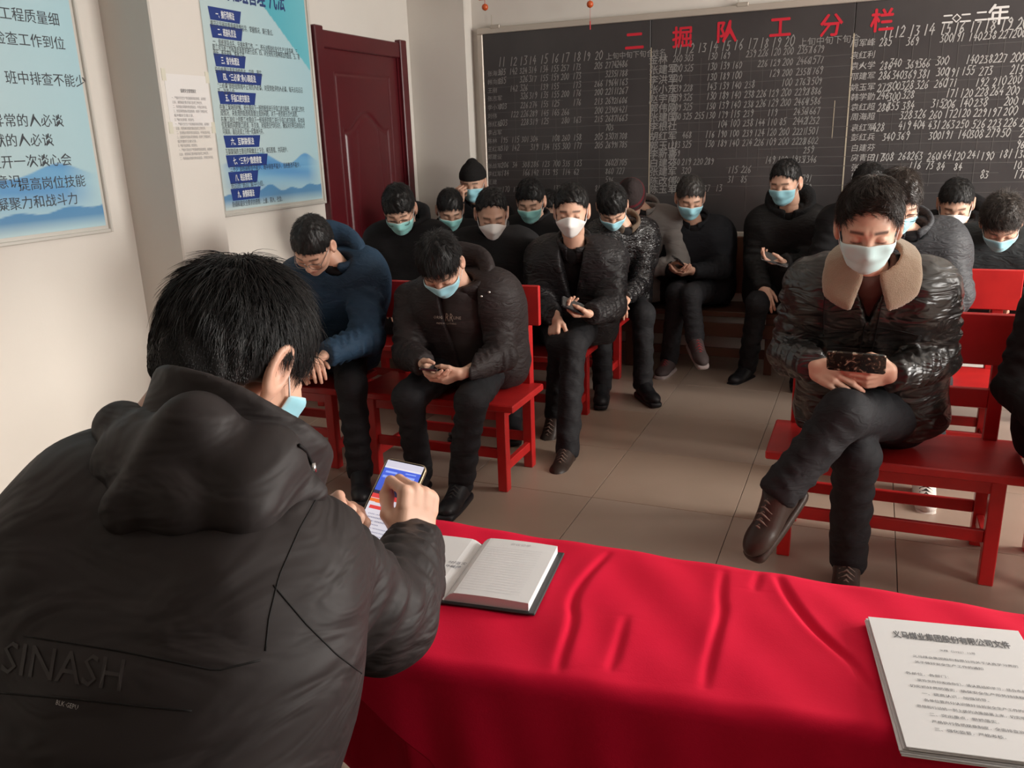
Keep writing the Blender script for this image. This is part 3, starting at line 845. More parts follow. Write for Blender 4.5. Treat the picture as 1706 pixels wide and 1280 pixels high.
# ---------------------------------------------------------------- door on the left wall
dm = mat('door_maroon', (.085, .006, .010), .33, vary=(5, .5, (.06, .004, .008)), bump=[('noise', 40, .03, .002)])
dY0, dY1, dZ = onX(514, 48, XL)[1], onX(668, 75, XL)[1], onX(590, 60, XL)[2]
dr = struct(thing('door_1', '', '', (XL, dY0, 0))); del dr['label']; del dr['category']
W = dY1 - dY0; cw = .085
b_ = MB().box((-.02, 0, 0), (.045, cw, dZ + .02), .006); b_.box((-.02, W - cw, 0), (.045, W, dZ + .02), .006); b_.box((-.02, cw, dZ - .10), (.036, W - cw, dZ), .006)
b_.box((-.01, cw, 0), (.020, cw + .02, dZ - .1)); b_.box((-.01, W - cw - .02, 0), (.020, W - cw, dZ - .1)); b_.obj('door_frame', dm, dr)
# leaf as a relief grid: arched raised panels
ly0, ly1, lz1 = cw + .02, W - cw - .02, dZ - .10
nu, nv = 150, 300
U, Wz = np.meshgrid(np.linspace(0, 1, nu), np.linspace(0, 1, nv))
yy, zz = ly0 + (ly1 - ly0) * U, .01 + (lz1 - .01) * Wz
uc = (U - .5) * 2
def groove(d, w_=.010): return -np.exp(-(d / w_) ** 2)
wm = (ly1 - ly0) / 2
sd_out = np.maximum(np.abs(uc) * wm - wm * .74, np.abs(zz - (lz1 * .5)) - lz1 * .5 + .14)
arch = .80 * lz1 - .02 - .26 * (np.clip(np.abs(uc) / .62, 0, 1)) ** 2 * (1 - .45 * np.cos(np.abs(uc) / .62 * math.pi * 2))
top_in = lz1 * .79 + .055 * np.cos(np.clip(np.abs(uc) / .55, 0, 1) * math.pi)
sd_in = np.maximum(np.abs(uc) * wm - wm * .60, np.maximum((zz - top_in) * .8, .55 - zz + .0))
sd_low = np.maximum(np.abs(uc) * wm - wm * .60, np.maximum(zz - .44, .18 - zz))
hgt = .006 * groove(sd_out, .007) + .009 * groove(sd_in, .012) + .009 * groove(sd_low, .012) + .006 * np.clip(-sd_in / .05, 0, 1) + .006 * np.clip(-sd_low / .05, 0, 1)
hgt += .003 * groove(np.abs(uc) * wm - wm * .34 + .02 * np.sin(zz * 5), .006) * (sd_in < -.03)
v = np.stack([.010 + hgt, yy, zz], -1).reshape(-1, 3)
i_ = (np.arange(nv - 1)[:, None] * nu + np.arange(nu - 1)[None]).ravel()
q = np.stack([i_, i_ + 1, i_ + nu + 1, i_ + nu], 1)
link('door_leaf', mesh_from('door_leaf', v, quads=q, material=dm), dr)
hb = MB().box((.02, ly1 - .075, .92), (.034, ly1 - .035, 1.14), .005); hb.tube([V3(.03, ly1 - .055, 1.04), V3(.075, ly1 - .055, 1.04), V3(.078, ly1 - .16, 1.038)], .008, 8)
hb.obj('door_handle', mat('door_handle_metal', (.6, .55, .48), .3, metal=1), dr)

# ---------------------------------------------------------------- lettering
def text_geo(items):
    """items: list of (string, size) -> list of (verts2d, faces, width)"""
    obs = []
    for s_, size in items:
        cu = bpy.data.curves.new('tmp_text', 'FONT'); cu.body = s_; cu.size = size; cu.resolution_u = 1
        o = bpy.data.objects.new('tmp_text', cu); COL.objects.link(o); obs.append((o, cu))
    dg = bpy.context.evaluated_depsgraph_get(); out = []
    for o, cu in obs:
        e = o.evaluated_get(dg); m = e.to_mesh()
        vv = np.array([p.co[:2] for p in m.vertices]).reshape(-1, 2); ff = [list(p.vertices) for p in m.polygons]
        out.append((vv, ff, (vv[:, 0].max() if len(vv) else 0))); e.to_mesh_clear()
    for o, cu in obs: bpy.data.objects.remove(o); bpy.data.curves.remove(cu)
    return out
class Letters:
    """flat lettering laid on a plane: origin o, right vector r, up vector u"""
    def __init__(s, o, r, u): s.o, s.r, s.u = map(lambda q: np.asarray(q, float), (o, r, u)); s.items = []; s.v = []; s.f = []; s.nn = np.cross(s.r, s.u); s.k = 0
    def put(s, txt, x, y, size, width=None, bold=0.0, ital=0.0): s.items.append((txt, size, x, y, width, bold, ital)); return s
    def flush(s):
        geo = text_geo([(a[0], a[1]) for a in s.items])
        for (vv, ff, wd), (txt, size, x, y, width, bold, ital) in zip(geo, s.items):
            if not len(vv): continue
            vv = vv.copy()
            if width: vv[:, 0] *= width / max(wd, 1e-6)
            vv[:, 0] += ital * vv[:, 1]
            for ci, (dx, dy) in enumerate(((0, 0),) if not bold else ((-bold, 0), (bold, 0), (0, -bold), (0, bold))):
                n = len(s.v); off = s.nn * (.00012 * ci)
                for a, b in vv: s.v.append(s.o + off + s.r * (x + a + dx) + s.u * (y + b + dy))
                s.f += [[n + i for i in f] for f in ff]
        s.items = []
    def stroke(s, pts, w_):
        pts = np.array(pts, float)
        for a, b in zip(pts[:-1], pts[1:]):
            d = b - a; L = np.hypot(*d)
            if L < 1e-6: continue
            d /= L; nn = np.array([-d[1], d[0]]) * w_ / 2; a2, b2 = a - d * w_ * .35, b + d * w_ * .35; n = len(s.v)
            s.k = (s.k + 1) % 7
            for p_ in (a2 - nn, b2 - nn, b2 + nn, a2 + nn): s.v.append(s.o + s.nn * (s.k * .00006) + s.r * p_[0] + s.u * p_[1])
            s.f.append([n, n + 1, n + 2, n + 3])
    def rect(s, x0, y0, x1, y1, sk=0):
        n = len(s.v)
        for a, b in ((x0, y0), (x1 - sk, y0), (x1, y1), (x0 + sk * 0, y1)): s.v.append(s.o + s.r * a + s.u * b)
        s.f.append([n, n + 1, n + 2, n + 3])
    def each(s, name, m, parent):
        for it in list(s.items):
            L_ = Letters(s.o, s.r, s.u); L_.items = [it]; L_.flush()
            if L_.v: link(name, mesh_from(name, np.array(L_.v), faces=L_.f, material=m, smooth=False), parent)
        s.items = []
    def obj(s, name, m, parent, stuff=False):
        s.flush()
        if stuff:
            o = link(name, mesh_from(name, np.array(s.v), faces=s.f, material=m, smooth=False), parent); o['kind'] = 'stuff'; return o
        return link(name, mesh_from(name, np.array(s.v), faces=s.f, material=m, smooth=False), parent)
DIG = {'0': [[(.3, 1), (.05, .7), (.05, .3), (.28, 0), (.52, .3), (.55, .7), (.3, 1)]], '1': [[(.32, 1), (.26, 0)]],
       '2': [[(.08, .78), (.3, 1), (.52, .78), (.42, .45), (.05, .02), (.58, .05)]], '3': [[(.08, .95), (.5, .95), (.25, .58), (.52, .4), (.45, .08), (.05, .05)]],
       '4': [[(.35, 1), (.04, .38), (.6, .38)], [(.42, .65), (.36, 0)]], '5': [[(.55, 1), (.18, .97), (.12, .55), (.42, .58), (.5, .25), (.3, 0), (.02, .08)]],
       '6': [[(.48, 1), (.15, .6), (.06, .2), (.3, 0), (.52, .22), (.35, .48), (.1, .35)]], '7': [[(.05, .95), (.55, .95), (.28, 0)]],
       '8': [[(.32, .55), (.1, .8), (.3, 1), (.5, .8), (.32, .55), (.06, .25), (.28, 0), (.54, .25), (.32, .55)]], '9': [[(.52, .75), (.3, .55), (.1, .75), (.3, 1), (.52, .78), (.45, .3), (.3, 0)]]}
def chalk(L, s_, x, y, hgt_, w_, rg):
    cx_ = x
    for ch in s_:
        if ch in DIG:
            k_ = hgt_ * rg.uniform(.9, 1.1); sl = .16
            for st in DIG[ch]:
                L.stroke([(cx_ + (a * .80 + sl * b) * k_ * .85 + rg.normal(0, .012) * k_, y + b * k_ + rg.normal(0, .015) * k_) for a, b in st], w_)
        cx_ += hgt_ * .50
# ---------------------------------------------------------------- blackboard
YP = YB - .035
bl, bt = onY(804, 58, YP)[0], onY(1030, 38, YP)[2]
BX1, BZ0 = 2.35, .86
bb = thing('blackboard', 'long black score board covered in chalk tables of names and numbers on the back wall', 'blackboard', (bl, YP, BZ0))
slate = mat('blackboard_slate', (.034, .029, .030), .42, spec=.5, vary=(1.6, .8, (.062, .055, .054)), bump=[('noise', 14, .03, .003)])
Wb, Hb = BX1 - bl, bt - BZ0
# three boards butted together
seams = [0, onY(1084, 100, YP)[0] - bl, onY(1412, 200, YP)[0] - bl, Wb]
for a, b in zip(seams[:-1], seams[1:]): MB().box((a + .002, 0, 0), (b - .002, .03, Hb), .002).obj('board_panel', slate, bb)
fw_ = .040
fr = MB(); fr.box((-fw_, -.012, Hb), (Wb + fw_, .03, Hb + fw_), .004); fr.box((-fw_, -.012, -fw_), (Wb + fw_, .03, 0), .004)
fr.box((-fw_, -.012, 0), (0, .03, Hb), .004); fr.box((Wb, -.012, 0), (Wb + fw_, .03, Hb), .004)
fr.obj('frame', mat('board_frame', (.50, .44, .38), .4, metal=.35), bb)
for px in (822, 1232):
    p_ = onY(px, 44, YP); hk = MB().box((p_[0] - bl - .02, -.015, Hb + .03), (p_[0] - bl + .05, .01, Hb + .055), .003); hk.tube([V3(p_[0] - bl - .01, -.01, Hb + .05), V3(p_[0] - bl - .01, -.005, Hb + .12)], .003, 6)
    hk.obj('bracket', mat('bracket', (.45, .40, .34), .5, metal=.4), bb)
Lr = lambda: Letters((0, -.0022, 0), (1, 0, 0), (0, 0, 1))
def bp(px, py): p_ = onY(px, py, YP - .002); return p_[0] - bl, p_[2] - BZ0
red = Lr()
for ch, (px, py) in zip('二掘队工分栏', ((1055, 68), (1135, 62), (1208, 53), (1298, 45), (1383, 42), (1468, 34))):
    x_, y_ = bp(px, py); red.put(ch, x_ - .060, y_ - .05, .135, bold=.003)
red.each('red_character', mat('red_paint_lettering', (.55, .012, .03), .5), bb)
yr = Lr()
for ch, (px, py), sz in zip('二〇二二年', ((1578, 31), (1593, 30), (1608, 29), (1634, 26), (1662, 23)), (.06, .05, .06, .065, .115)):
    x_, y_ = bp(px, py); yr.put(ch, x_ - sz * .45, y_ - sz * .4, sz, bold=.0018)
yr.each('year_character', mat('white_paint_lettering', (.62, .60, .58), .7), bb)
chm = mat('chalk_white', (.40, .385, .37), .95); chd = mat('chalk_faint', (.17, .16, .155), .95); chl = mat('chalk_line', (.10, .092, .088), .95); chy = mat('chalk_cream_line', (.42, .36, .27), .95)
rg = np.random.default_rng(5)
W_, D_, LN = Lr(), Lr(), Lr(); NM = Lr(); ND = Lr(); CY = Lr()
def zoom4(zx, zy): return bp(1226 + zx / 3.554, zy / 3.554)
def zoom3(zx, zy): return bp(780 + zx / 3.554, zy / 3.554)
def column_table(Z, hx, hy, hyr, heads, rows, ry, xr, Lx, h_):
    for (zx, t_) in zip(hx, heads):
        x_, _ = Z(zx, hy); _, z_ = Z(*hyr); chalk(Lx, t_, x_ - .03, z_ - .03, .058, .0062, rg)
    for zy, row in zip(ry, rows):
        _, z_ = Z(xr, zy)
        for zx, t_ in zip(hx, row.split()):
            if t_ == '_': continue
            x_, _ = Z(zx, hy); x_ = x_ + rg.normal(0, .006)
            chalk(Lx, t_, x_ - .038, z_ - .022 + rg.normal(0, .003), h_, .0048, rg)
p3x = [905, 972, 1060, 1145, 1245, 1325, 1418, 1505, 1600, 1695, 1800, 1900]
p3y = [250, 322, 385, 447, 512, 570, 630, 687, 752, 809, 872, 930, 988, 1042, 1098]
column_table(zoom4, p3x, 165, (905, 192), '11 12 13 14 15 16 17 18 19 20 21 22'.split(), [
    '285 _ 369 _ 300 191 140 238 227 200 215', '_', '286 340 369 366 300 _ 140 238 227 200 188', '286 340 369 381 300 191 155 273 _ 215', '272 300 328 326 260 171 _ 192 210 200 176',
    '246 300 328 _ _ 171 120 228 264 200', '286 355 384 _ 315 206 140 238 _ 200 190', '_ _ 328 326 260 172 120 229 197 200', '428 _ 419 404 431 263 250 526 223 226 231', '_ 340 369 _ 300 191 140 308 279 50 205',
    '_ _ _ _ _ _ _ _ _ _ 96', '217 308 268 263 260 164 120 241 190 181 138', '_ _ _ 116 73 84 84 _ _ _ 103', '_ 148 117 _ _ _ _ _ 83 _ 178', '_'], p3y, 905, W_, .046)
for n_, zy in zip(['周军峰', '袁红利', '袁火学', '邢建军', '姚玉军', '韩学勤', '袁红超', '周海超', '袁红军', '彭红兵', '白建芬', '房青田', '张斌伟', '陈玉军', '陈伟'], p3y):
    x_, z_ = zoom4(760, zy); NM.put(n_, x_ - .078, z_ - .020, .046, ital=.12)
p2x = [1245, 1312, 1385, 1452, 1527, 1600, 1680]; p2a = [zoom3(q, 300)[0] for q in p2x] + [zoom4(q, 200)[0] for q in (172, 245, 322, 405, 480)]
p2y = [345, 405, 465, 522, 578, 634, 688, 742, 800, 855, 905, 958, 1010, 1065, 1115]
p2 = ['260 303 _ 130 169 _ 239 226 120 200 2357 1679', '300 325 _ 130 139 160 _ 226 129 200 2466 1577', '160 _ _ 130 189 100 _ _ 129 200 2358 1769', '239 228 _ 143 139 140 238 _ _ 100 2763 1509', '239 325 _ 130 189 140 238 226 129 200 2292 1886',
      '209 325 _ 130 139 140 238 226 129 200 2464 1586', '230 325 255 130 179 115 239 _ 119 _ 2436 1667', '_ _ _ _ 104 100 238 144 110 85 2442 1252', '_ 468 _ 116 190 100 239 124 120 200 2221 1501', '293 325 _ 130 189 140 274 226 109 200 2228 1602',
      '259 _ _ _ _ _ _ _ _ _ _ 259', '260 219 220 289 _ _ _ _ 149 190 1933 1346', '_ 320 _ _ _ 115 226 _ _ _ 711', '130 _ _ _ _ 31 85 _ _ _ _ 791', '15 _ _ 37 13 _ _ _ _ _ _ 459']
for k_, (zy, row) in enumerate(zip(p2y, p2)):
    z_ = zoom3(1245, zy)[1]
    for x_, t_ in zip(p2a, row.split()):
        if t_ != '_': chalk(D_, t_, x_ - .036, z_ - .022, .042, .0042, rg)
z_ = zoom3(1245, 290)[1]
for x_, t_ in zip(p2a, '11 12 13 14 15 16 17 18 19 20'.split()): chalk(D_, t_, x_ - .03, z_ - .03, .058, .0055, rg)
ND.put('上旬中旬下旬合', p2a[10] - .03, z_ - .03, .050)
ND.put('姓名', p2a[0] - .17, z_ - .03, .045)
for n_, zy in zip(['金林', '张建军', '李洪军', '张小东', '赵宇南', '郭伟刚', '张建国', '李根社', '胡红军', '郭玉山', '李新喜', '白建芬', '张建军', '陈改伟', '陈玉军'], p2y):
    x_, z_ = zoom3(1140, zy); ND.put(n_, x_ - .08, z_ - .03, .062, ital=.1, bold=.0006)
p1x = [200, 268, 328, 382, 450, 515, 575, 645, 703, 775, 840, 905]; p1a = [zoom3(q, 350)[0] for q in p1x]
p1y = [395, 448, 500, 550, 605, 658, 708, 760, 812, 862, 910, 965, 1015, 1065, 1115]
p1 = ['335 142 324 314 134 155 257 173 _ 205 2774 2486', '335 _ 326 317 155 159 200 173 _ _ 3235 1788', '_ 142 326 _ 139 155 _ 173 _ 266 1964 1163', '_ _ 326 319 135 155 200 176 _ 200 2211 1267', '303 _ 226 274 155 125 _ 176 _ 213 2692 1606', '_ 122 226 289 145 165 266 _ _ 200 2390 1421',
      '303 _ 228 319 125 _ 280 163 _ 215 2687 1663', '_ _ _ _ _ _ _ _ _ _ 703', '195 115 301 304 _ 108 260 158 _ 205 2307 1708', '310 142 _ 319 134 155 300 177 _ 205 2699 1785', '_', '206 34 308 286 123 700 335 133 _ _ 2602 1705', '184 _ 166 142 113 93 114 62 _ _ 860 727', '_ _ _ _ _ _ _ _ _ _ 596', '170 13 _ _ _ 133 _ _ _ 81 114']
for zy, row in zip(p1y, p1):
    z_ = zoom3(640, zy)[1]
    for x_, t_ in zip(p1a, row.split()):
        if t_ != '_': chalk(D_, t_, x_ - .034, z_ - .022, .040, .0040, rg)
z_ = zoom3(640, 335)[1]
for x_, t_ in zip(p1a, '11 12 13 14 15 16 17 18 19 20'.split()): chalk(D_, t_, x_ - .03, z_ - .03, .056, .0052, rg)
ND.put('上旬中旬下旬合', p1a[10] - .03, z_ - .03, .046)
for n_, zy in zip(['张海涛', '韩向阳', '王刚', '张志军', '李小军', '刘伟', '张红星', '李占军', '陈林', '王红军', '郭建设', '张战军', '李红军', '王建', '王立军'], p1y):
    x_, z_ = zoom3(150, zy); ND.put(n_, x_ - .05, zoom3(640, zy)[1] - .022, .038, ital=.1)
# ruled chalk lines
for ry_, Z, a, b, xr in ((p3y, zoom4, 850, 3400, 905), (p2y, zoom3, 1090, 2300, 1245), (p1y, zoom3, 120, 1060, 640)):
    for zy in ry_:
        z_ = Z(xr, zy)[1] - .045; xa, xb = Z(a, zy)[0], Z(b, zy)[0]; x_ = xa
        xb = min(xb, Wb - .05)
        while x_ < xb:
            e_ = min(x_ + rg.uniform(.15, .7), xb)
            if rg.random() < .8: LN.stroke([(x_, z_ + rg.normal(0, .0015)), (e_, z_ + rg.normal(0, .0015))], .0032)
            x_ = e_
for arr, zt_, zb_, yq in ((p1a[::2], .19, 1.28, 0), (p2a, .17, 1.28, 0), ([zoom4(q, 165)[0] for q in p3x], .13, 1.20, 0)):
    for x_ in arr:
        LN.stroke([(x_ - .075, Hb - zt_ - .1 * rg.random()), (x_ - .075 + rg.normal(0, .004), Hb - zt_ - rg.uniform(.5, 1.05))], .0028)
a, b = bp(1085, 80), bp(1080, 338); CY.stroke([a, (a[0] - .005, b[1] - .1)], .007)
a, b = bp(1423, 56), bp(1397, 335); CY.stroke([a, (a[0], b[1] - .15)], .008)
a, b = bp(1391, 168), bp(1386, 230); CY.stroke([a, b], .004)
W_.obj('chalk_numbers', chm, bb, True); D_.obj('chalk_numbers', mat('chalk_worn', (.25, .24, .23), .95), bb, True)
NM.each('chalk_name', chm, bb); ND.each('chalk_name', mat('chalk_worn', (.25, .24, .23), .95), bb)
LN.obj('chalk_lines', chl, bb, True); CY.obj('divider_line', chy, bb)

# ---------------------------------------------------------------- printed posters on the left wall
def print_grid(name, Wd, Ht, colf, parent, M, res=.006):
    nu, nv = int(Wd / res), int(Ht / res)
    U, V = np.meshgrid(np.linspace(0, 1, nu), np.linspace(0, 1, nv)); c = colf(U * Wd, V * Ht)
    v = np.stack([0 * U, U * Wd, V * Ht], -1).reshape(-1, 3)
    i_ = (np.arange(nv - 1)[:, None] * nu + np.arange(nu - 1)[None]).ravel(); q = np.stack([i_, i_ + 1, i_ + nu + 1, i_ + nu], 1)
    return link(name, mesh_from(name, v, quads=q, material=M, cols=c.reshape(-1, 3), smooth=False), parent)
def lp(a, b, t): return a + (b - a) * t[..., None]
def poster_colors(Wd, Ht, tri):
    def f(x, z):
        pale = V3(.50, .60, .60); pale2 = V3(.36, .58, .66); teal = V3(.045, .36, .46); teal2 = V3(.16, .50, .58)
        c = lp(pale, pale2, np.clip((x / Wd) * .7 + (z / Ht) * .3 - .05, 0, 1))
        xe, ze = tri   # triangle from the top edge down to the right edge
        inside = (z - ze) / (Ht - ze) - (1 - (x - xe) / (Wd - xe)) > 0
        inside = inside & (x > xe * .98)
        c = np.where(inside[..., None], lp(teal2, teal, np.clip((Wd - x) / Wd * 1.5 + .1, 0, 1)), c)
        s = x / Wd
        ridge = .235 + .055 * np.exp(-((s - .35) / .13) ** 2) + .03 * np.exp(-((s - .85) / .10) ** 2) + .012 * np.sin(s * 17)
        edge = np.clip(np.minimum(s / .14, (1.0 - s) / .14), 0, 1)
        m1 = np.clip((ridge - z) / .006, 0, 1) * np.clip((z - .05) / .12, 0, 1) ** .8 * edge
        blue = lp(V3(.03, .20, .52), V3(.20, .46, .66), np.clip((.5 + .5 * np.sin(z * 40 + s * 6)) * .6 + (z < .2) * .3, 0, 1))
        c = c * (1 - m1[..., None] * .9) + blue * m1[..., None] * .9
        r2 = .075 + .035 * np.exp(-((s - .42) / .12) ** 2) + .05 * np.clip(s - .55, 0, 1) + .008 * np.sin(s * 31)
        m2 = np.clip((r2 - z) / .004, 0, 1) * np.clip((z - .005) / .05, 0, 1)
        c = c * (1 - m2[..., None] * .8) + V3(.035, .19, .42) * m2[..., None] * .8
        return c
    return f
prm = mat('poster_print', (.5, .6, .6), .32, attr='Col', spec=.4)
pfr = mat('poster_frame', (.62, .60, .55), .35, metal=.3)
ink = mat('poster_ink', (.035, .04, .05), .6); navy = mat('poster_banner_navy', (.010, .035, .20), .5); navyt = mat('poster_title_navy', (.02, .045, .16), .5); wht = mat('poster_white_ink', (.75, .78, .8), .6)
def poster(y0, y1, z0, z1, label, tri):
    t_ = thing('poster', label, 'poster', (XL, y0, z0)); Wd, Ht = y1 - y0, z1 - z0
    bk = MB().box((0, 0, 0), (.014, Wd, Ht)); bk.obj('backing_board', pfr, t_)
    g = print_grid('print', Wd - .03, Ht - .03, poster_colors(Wd - .03, Ht - .03, tri), t_, prm); g.location = (.0155, .015, .015)
    f = MB(); e = .016
    for lo, hi in (((0, -e, -e), (.026, 0, Ht + e)), ((0, Wd, -e), (.026, Wd + e, Ht + e)), ((0, 0, -e), (.026, Wd, 0)), ((0, 0, Ht), (.026, Wd, Ht + e))): f.box(lo, hi, .003)
    f.obj('frame', pfr, t_)
    return t_, Wd, Ht, Letters((.0165, 0, 0), (0, 1, 0), (0, 0, 1)), (lambda px, py: (onX(px, py, XL + .0165)[1] - y0, onX(px, py, XL + .0165)[2] - z0))
py1 = onX(179, 388, XL); 
P1, W1, H1, L1, at1 = poster(py1[1] - 1.25, py1[1], py1[2] + .02, 2.62, 'large pale blue slogan poster cut off at the left edge of the picture', (.55, 1.05 - .02))
for s_, (px, py), wd in (('工程质量细', (-2, 22), .0), ('班组检查工作到位', (-58, 58), 0), ('班中排查不能少', (8, 130), 0), ('情绪异常的人必谈', (-60, 202), 0), ('有思想包袱的人必谈', (-105, 238), 0), ('每班开一次谈心会', (-42, 274), 0), ('增强安全意识', (-98, 312), 0), ('提高岗位技能', (30, 310), 0), ('增强凝聚力和战斗力', (-50, 348), 0)):
    x_, z_ = at1(px, py); L1.put(s_, x_, z_ - .016, .054)
L1.each('text_line', ink, P1)
a_, b_ = onX(375, 363, XL), onX(537, 340, XL)
P2, W2, H2, L2, at2 = poster(a_[1] - .02, b_[1], b_[2] + .02, 2.56, 'tall blue rules poster with nine navy banners, left of the maroon door', (.12, .74))
def z5(zx, zy): return at2(320 + zx / 3.554, zy / 3.554)
bans = [((92, 34), (293, 100), '一、推行导师法'), ((105, 142), (303, 203), '二、班前礼仪法'), ((126, 314), (322, 368), '三、指令处理法'), ((138, 413), (418, 470), '四、“三必谈”身心调适法'), ((152, 540), (382, 588), '五、手指口述交接法'),
        ((186, 803), (408, 838), '六、互联联保法'), ((200, 920), (453, 958), '七、“三不少”隐患排查'), ((214, 1020), (398, 1058), '八、班后管理法'), ((228, 1120), (412, 1158), '九、亲情和谐法')]
Bn, Bw = Letters((.0163, 0, 0), (0, 1, 0), (0, 0, 1)), Letters((.0170, 0, 0), (0, 1, 0), (0, 0, 1))
for (a, b, s_) in bans:
    x0, zt = z5(*a); x1, _ = z5(*b); zb = zt - .062
    Bn.v, Bn.f = [], []; n = 0
    for q_ in ((x0 + .008, zb), (x1 - .02, zb), (x1, zt), (x0, zt)): Bn.v.append(Bn.o + Bn.r * q_[0] + Bn.u * q_[1])
    Bn.f.append([0, 1, 2, 3]); link('banner', mesh_from('banner', np.array(Bn.v), faces=Bn.f, material=navy, smooth=False), P2); Bw.put(s_, x0 + .05, zb + .016, .040, width=(x1 - x0 - .11), bold=.0007)
Bw.each('banner_text', wht, P2)
body = [((105, 108), 470, '模范引导班前要重视思想指导，掌握情况，现行重点。'), ((118, 215), 620, '一、值班领导点名，安排布置工作。二、班长对照岗位安全生产注意事项。三、'), ((118, 248), 628, '职工对当班工作标准质量要求进行点评。四、对全班有无精神状态的隐患。五、带'), ((122, 280), 310, '班长，班长带队，集体下井。'),
        ((132, 383), 412, '指令处理注意事项的传达、交接、落实。'), ((148, 475), 648, '“三必谈”即班组情绪不正常的人必谈、对受到批评的人必谈、每天点名后召'), ((148, 512), 255, '开一次谈心会。'), ((160, 605), 660, '在施工现场的时候，班长要向下一班的班组进行手指口述交接班，将当班工作完'), ((165, 640), 622, '成情况，未处理的隐患和需要注意的问题，对下一班的班长交代清楚。'),
        ((168, 680), 662, '在施工岗位上的职工也要向下一班接班的职工进行手指口述交接班，将本岗'), ((172, 715), 666, '位发现的问题要口述清，手交清，对接班交代时对方，确保对方明白岗位后才'), ((178, 752), 420, '可离岗，最后达成上下班一起集体升井。'), ((195, 872), 565, '互联联保的主要目的和做法上下全、相互照看、共同进步。'), ((215, 975), 640, '“三不少”即班前检查不能少、班中排查不能少、当班整改不能少。'), ((228, 1075), 425, '班后的“班后”集中小结。'), ((235, 1185), 535, '协调和谐安全要求的感情：上级、家人、社会。')]
for (a, xe, s_) in body:
    x_, zt = z5(*a); x1, _ = z5(xe, a[1]); L2.put(s_, x_, zt - .036, .034, width=x1 - x_)
L2.each('text_line', ink, P2)
TT = Letters((.0168, 0, 0), (0, 1, 0), (0, 0, 1)); x_, z_ = z5(120, 50); x1, _ = z5(570, 60); TT.put('提高班组管理“九法”', x_, z5(430, 45)[1] + .01, .13, width=x1 - x_, bold=.002)
TT.obj('title_lettering', navyt, P2)
# paper notice taped on the column side
c0, c1 = onX(272, 122, cx), onX(357, 250, cx)
nt_ = thing('paper_notice', 'faint white typed notice taped to the column between the posters', 'paper', (cx, c0[1], 1.60))
yA, yB = c0[1], onX(344, 122, cx)[1]; hN = c0[2] - 1.60
MB().box((0, 0, 0), (.0012, yB - yA, hN)).obj('sheet', mat('notice_paper', (.70, .68, .66), .6), nt_)
nl = Letters((.0022, 0, 0), (0, 1, 0), (0, 0, 1)); wn = yB - yA
nl.put('值班安全管理规定', wn * .32, hN - .075, .018, width=wn * .36, bold=.0004)
tx = ['一、严格执行安全生产责任制度和班前会制度，认真做好', '记录，按照规定要求落实各项工作任务。', '二、各班组必须按时参加班前会，不得迟到早退。', '三、当班发现的隐患必须当班处理，处理不了的要及时汇', '报并做好交接记录。', '四、严格执行岗位操作规程，杜绝违章作业。']
for i in range(15): nl.put(tx[i % 6], wn * .10, hN - .105 - i * .0185, .0145, width=wn * (.8 if len(tx[i % 6]) > 20 else .45 if i % 6 != 1 else .7))
nl.each('text_line', mat('notice_ink', (.33, .32, .32), .8), nt_)
tp = MB()
for (a, b) in ((0, hN), (wn, hN), (0, 0), (wn, 0)): tp.box((.0, a - .012, b - .03), (.0016, a + .012, b + .02))
tp.obj('tape', mat('clear_tape', (.62, .60, .50), .3), nt_)
# sheet edge below the notice
# hanging ornaments
gold = mat('ornament_orange', (.55, .09, .02), .35); redo = mat('ornament_red', (.5, .015, .02), .5)
for (px, py, lab, big) in ((808, 12, 'red and orange hanging ornament near the corner column, with red block above its bead', True), (983, 7, 'orange bead ornament with red tassel thread hanging before the blackboard', False)):
    c_ = onY(px, py, 5.55); t_ = thing('hanging_ornament', lab, 'ornament', tuple(c_))
    m_ = MB(); 
    rr = .022
    m_.tube([V3(0, 0, z_) for z_ in np.linspace(-rr, rr, 9)], 0, 12, radii=[rr * math.sqrt(max(1 - (q_ / rr) ** 2, .01)) for q_ in np.linspace(-rr, rr, 9)]); m_.obj('bead', gold, t_, True)
    m_ = MB().tube([V3(0, 0, rr * .9), V3(0, 0, ZC - c_[2])], .0016, 6)
    if big: m_.box((-.045, -.008, .045), (.045, .008, .12), .004)
    else:
        m_.tube([V3(0, 0, -rr), V3(0, 0, -.10)], .0012, 5); m_.tube([V3(0, 0, -.10), V3(0, 0, -.15)], .004, 6)
    m_.obj('string', redo, t_)

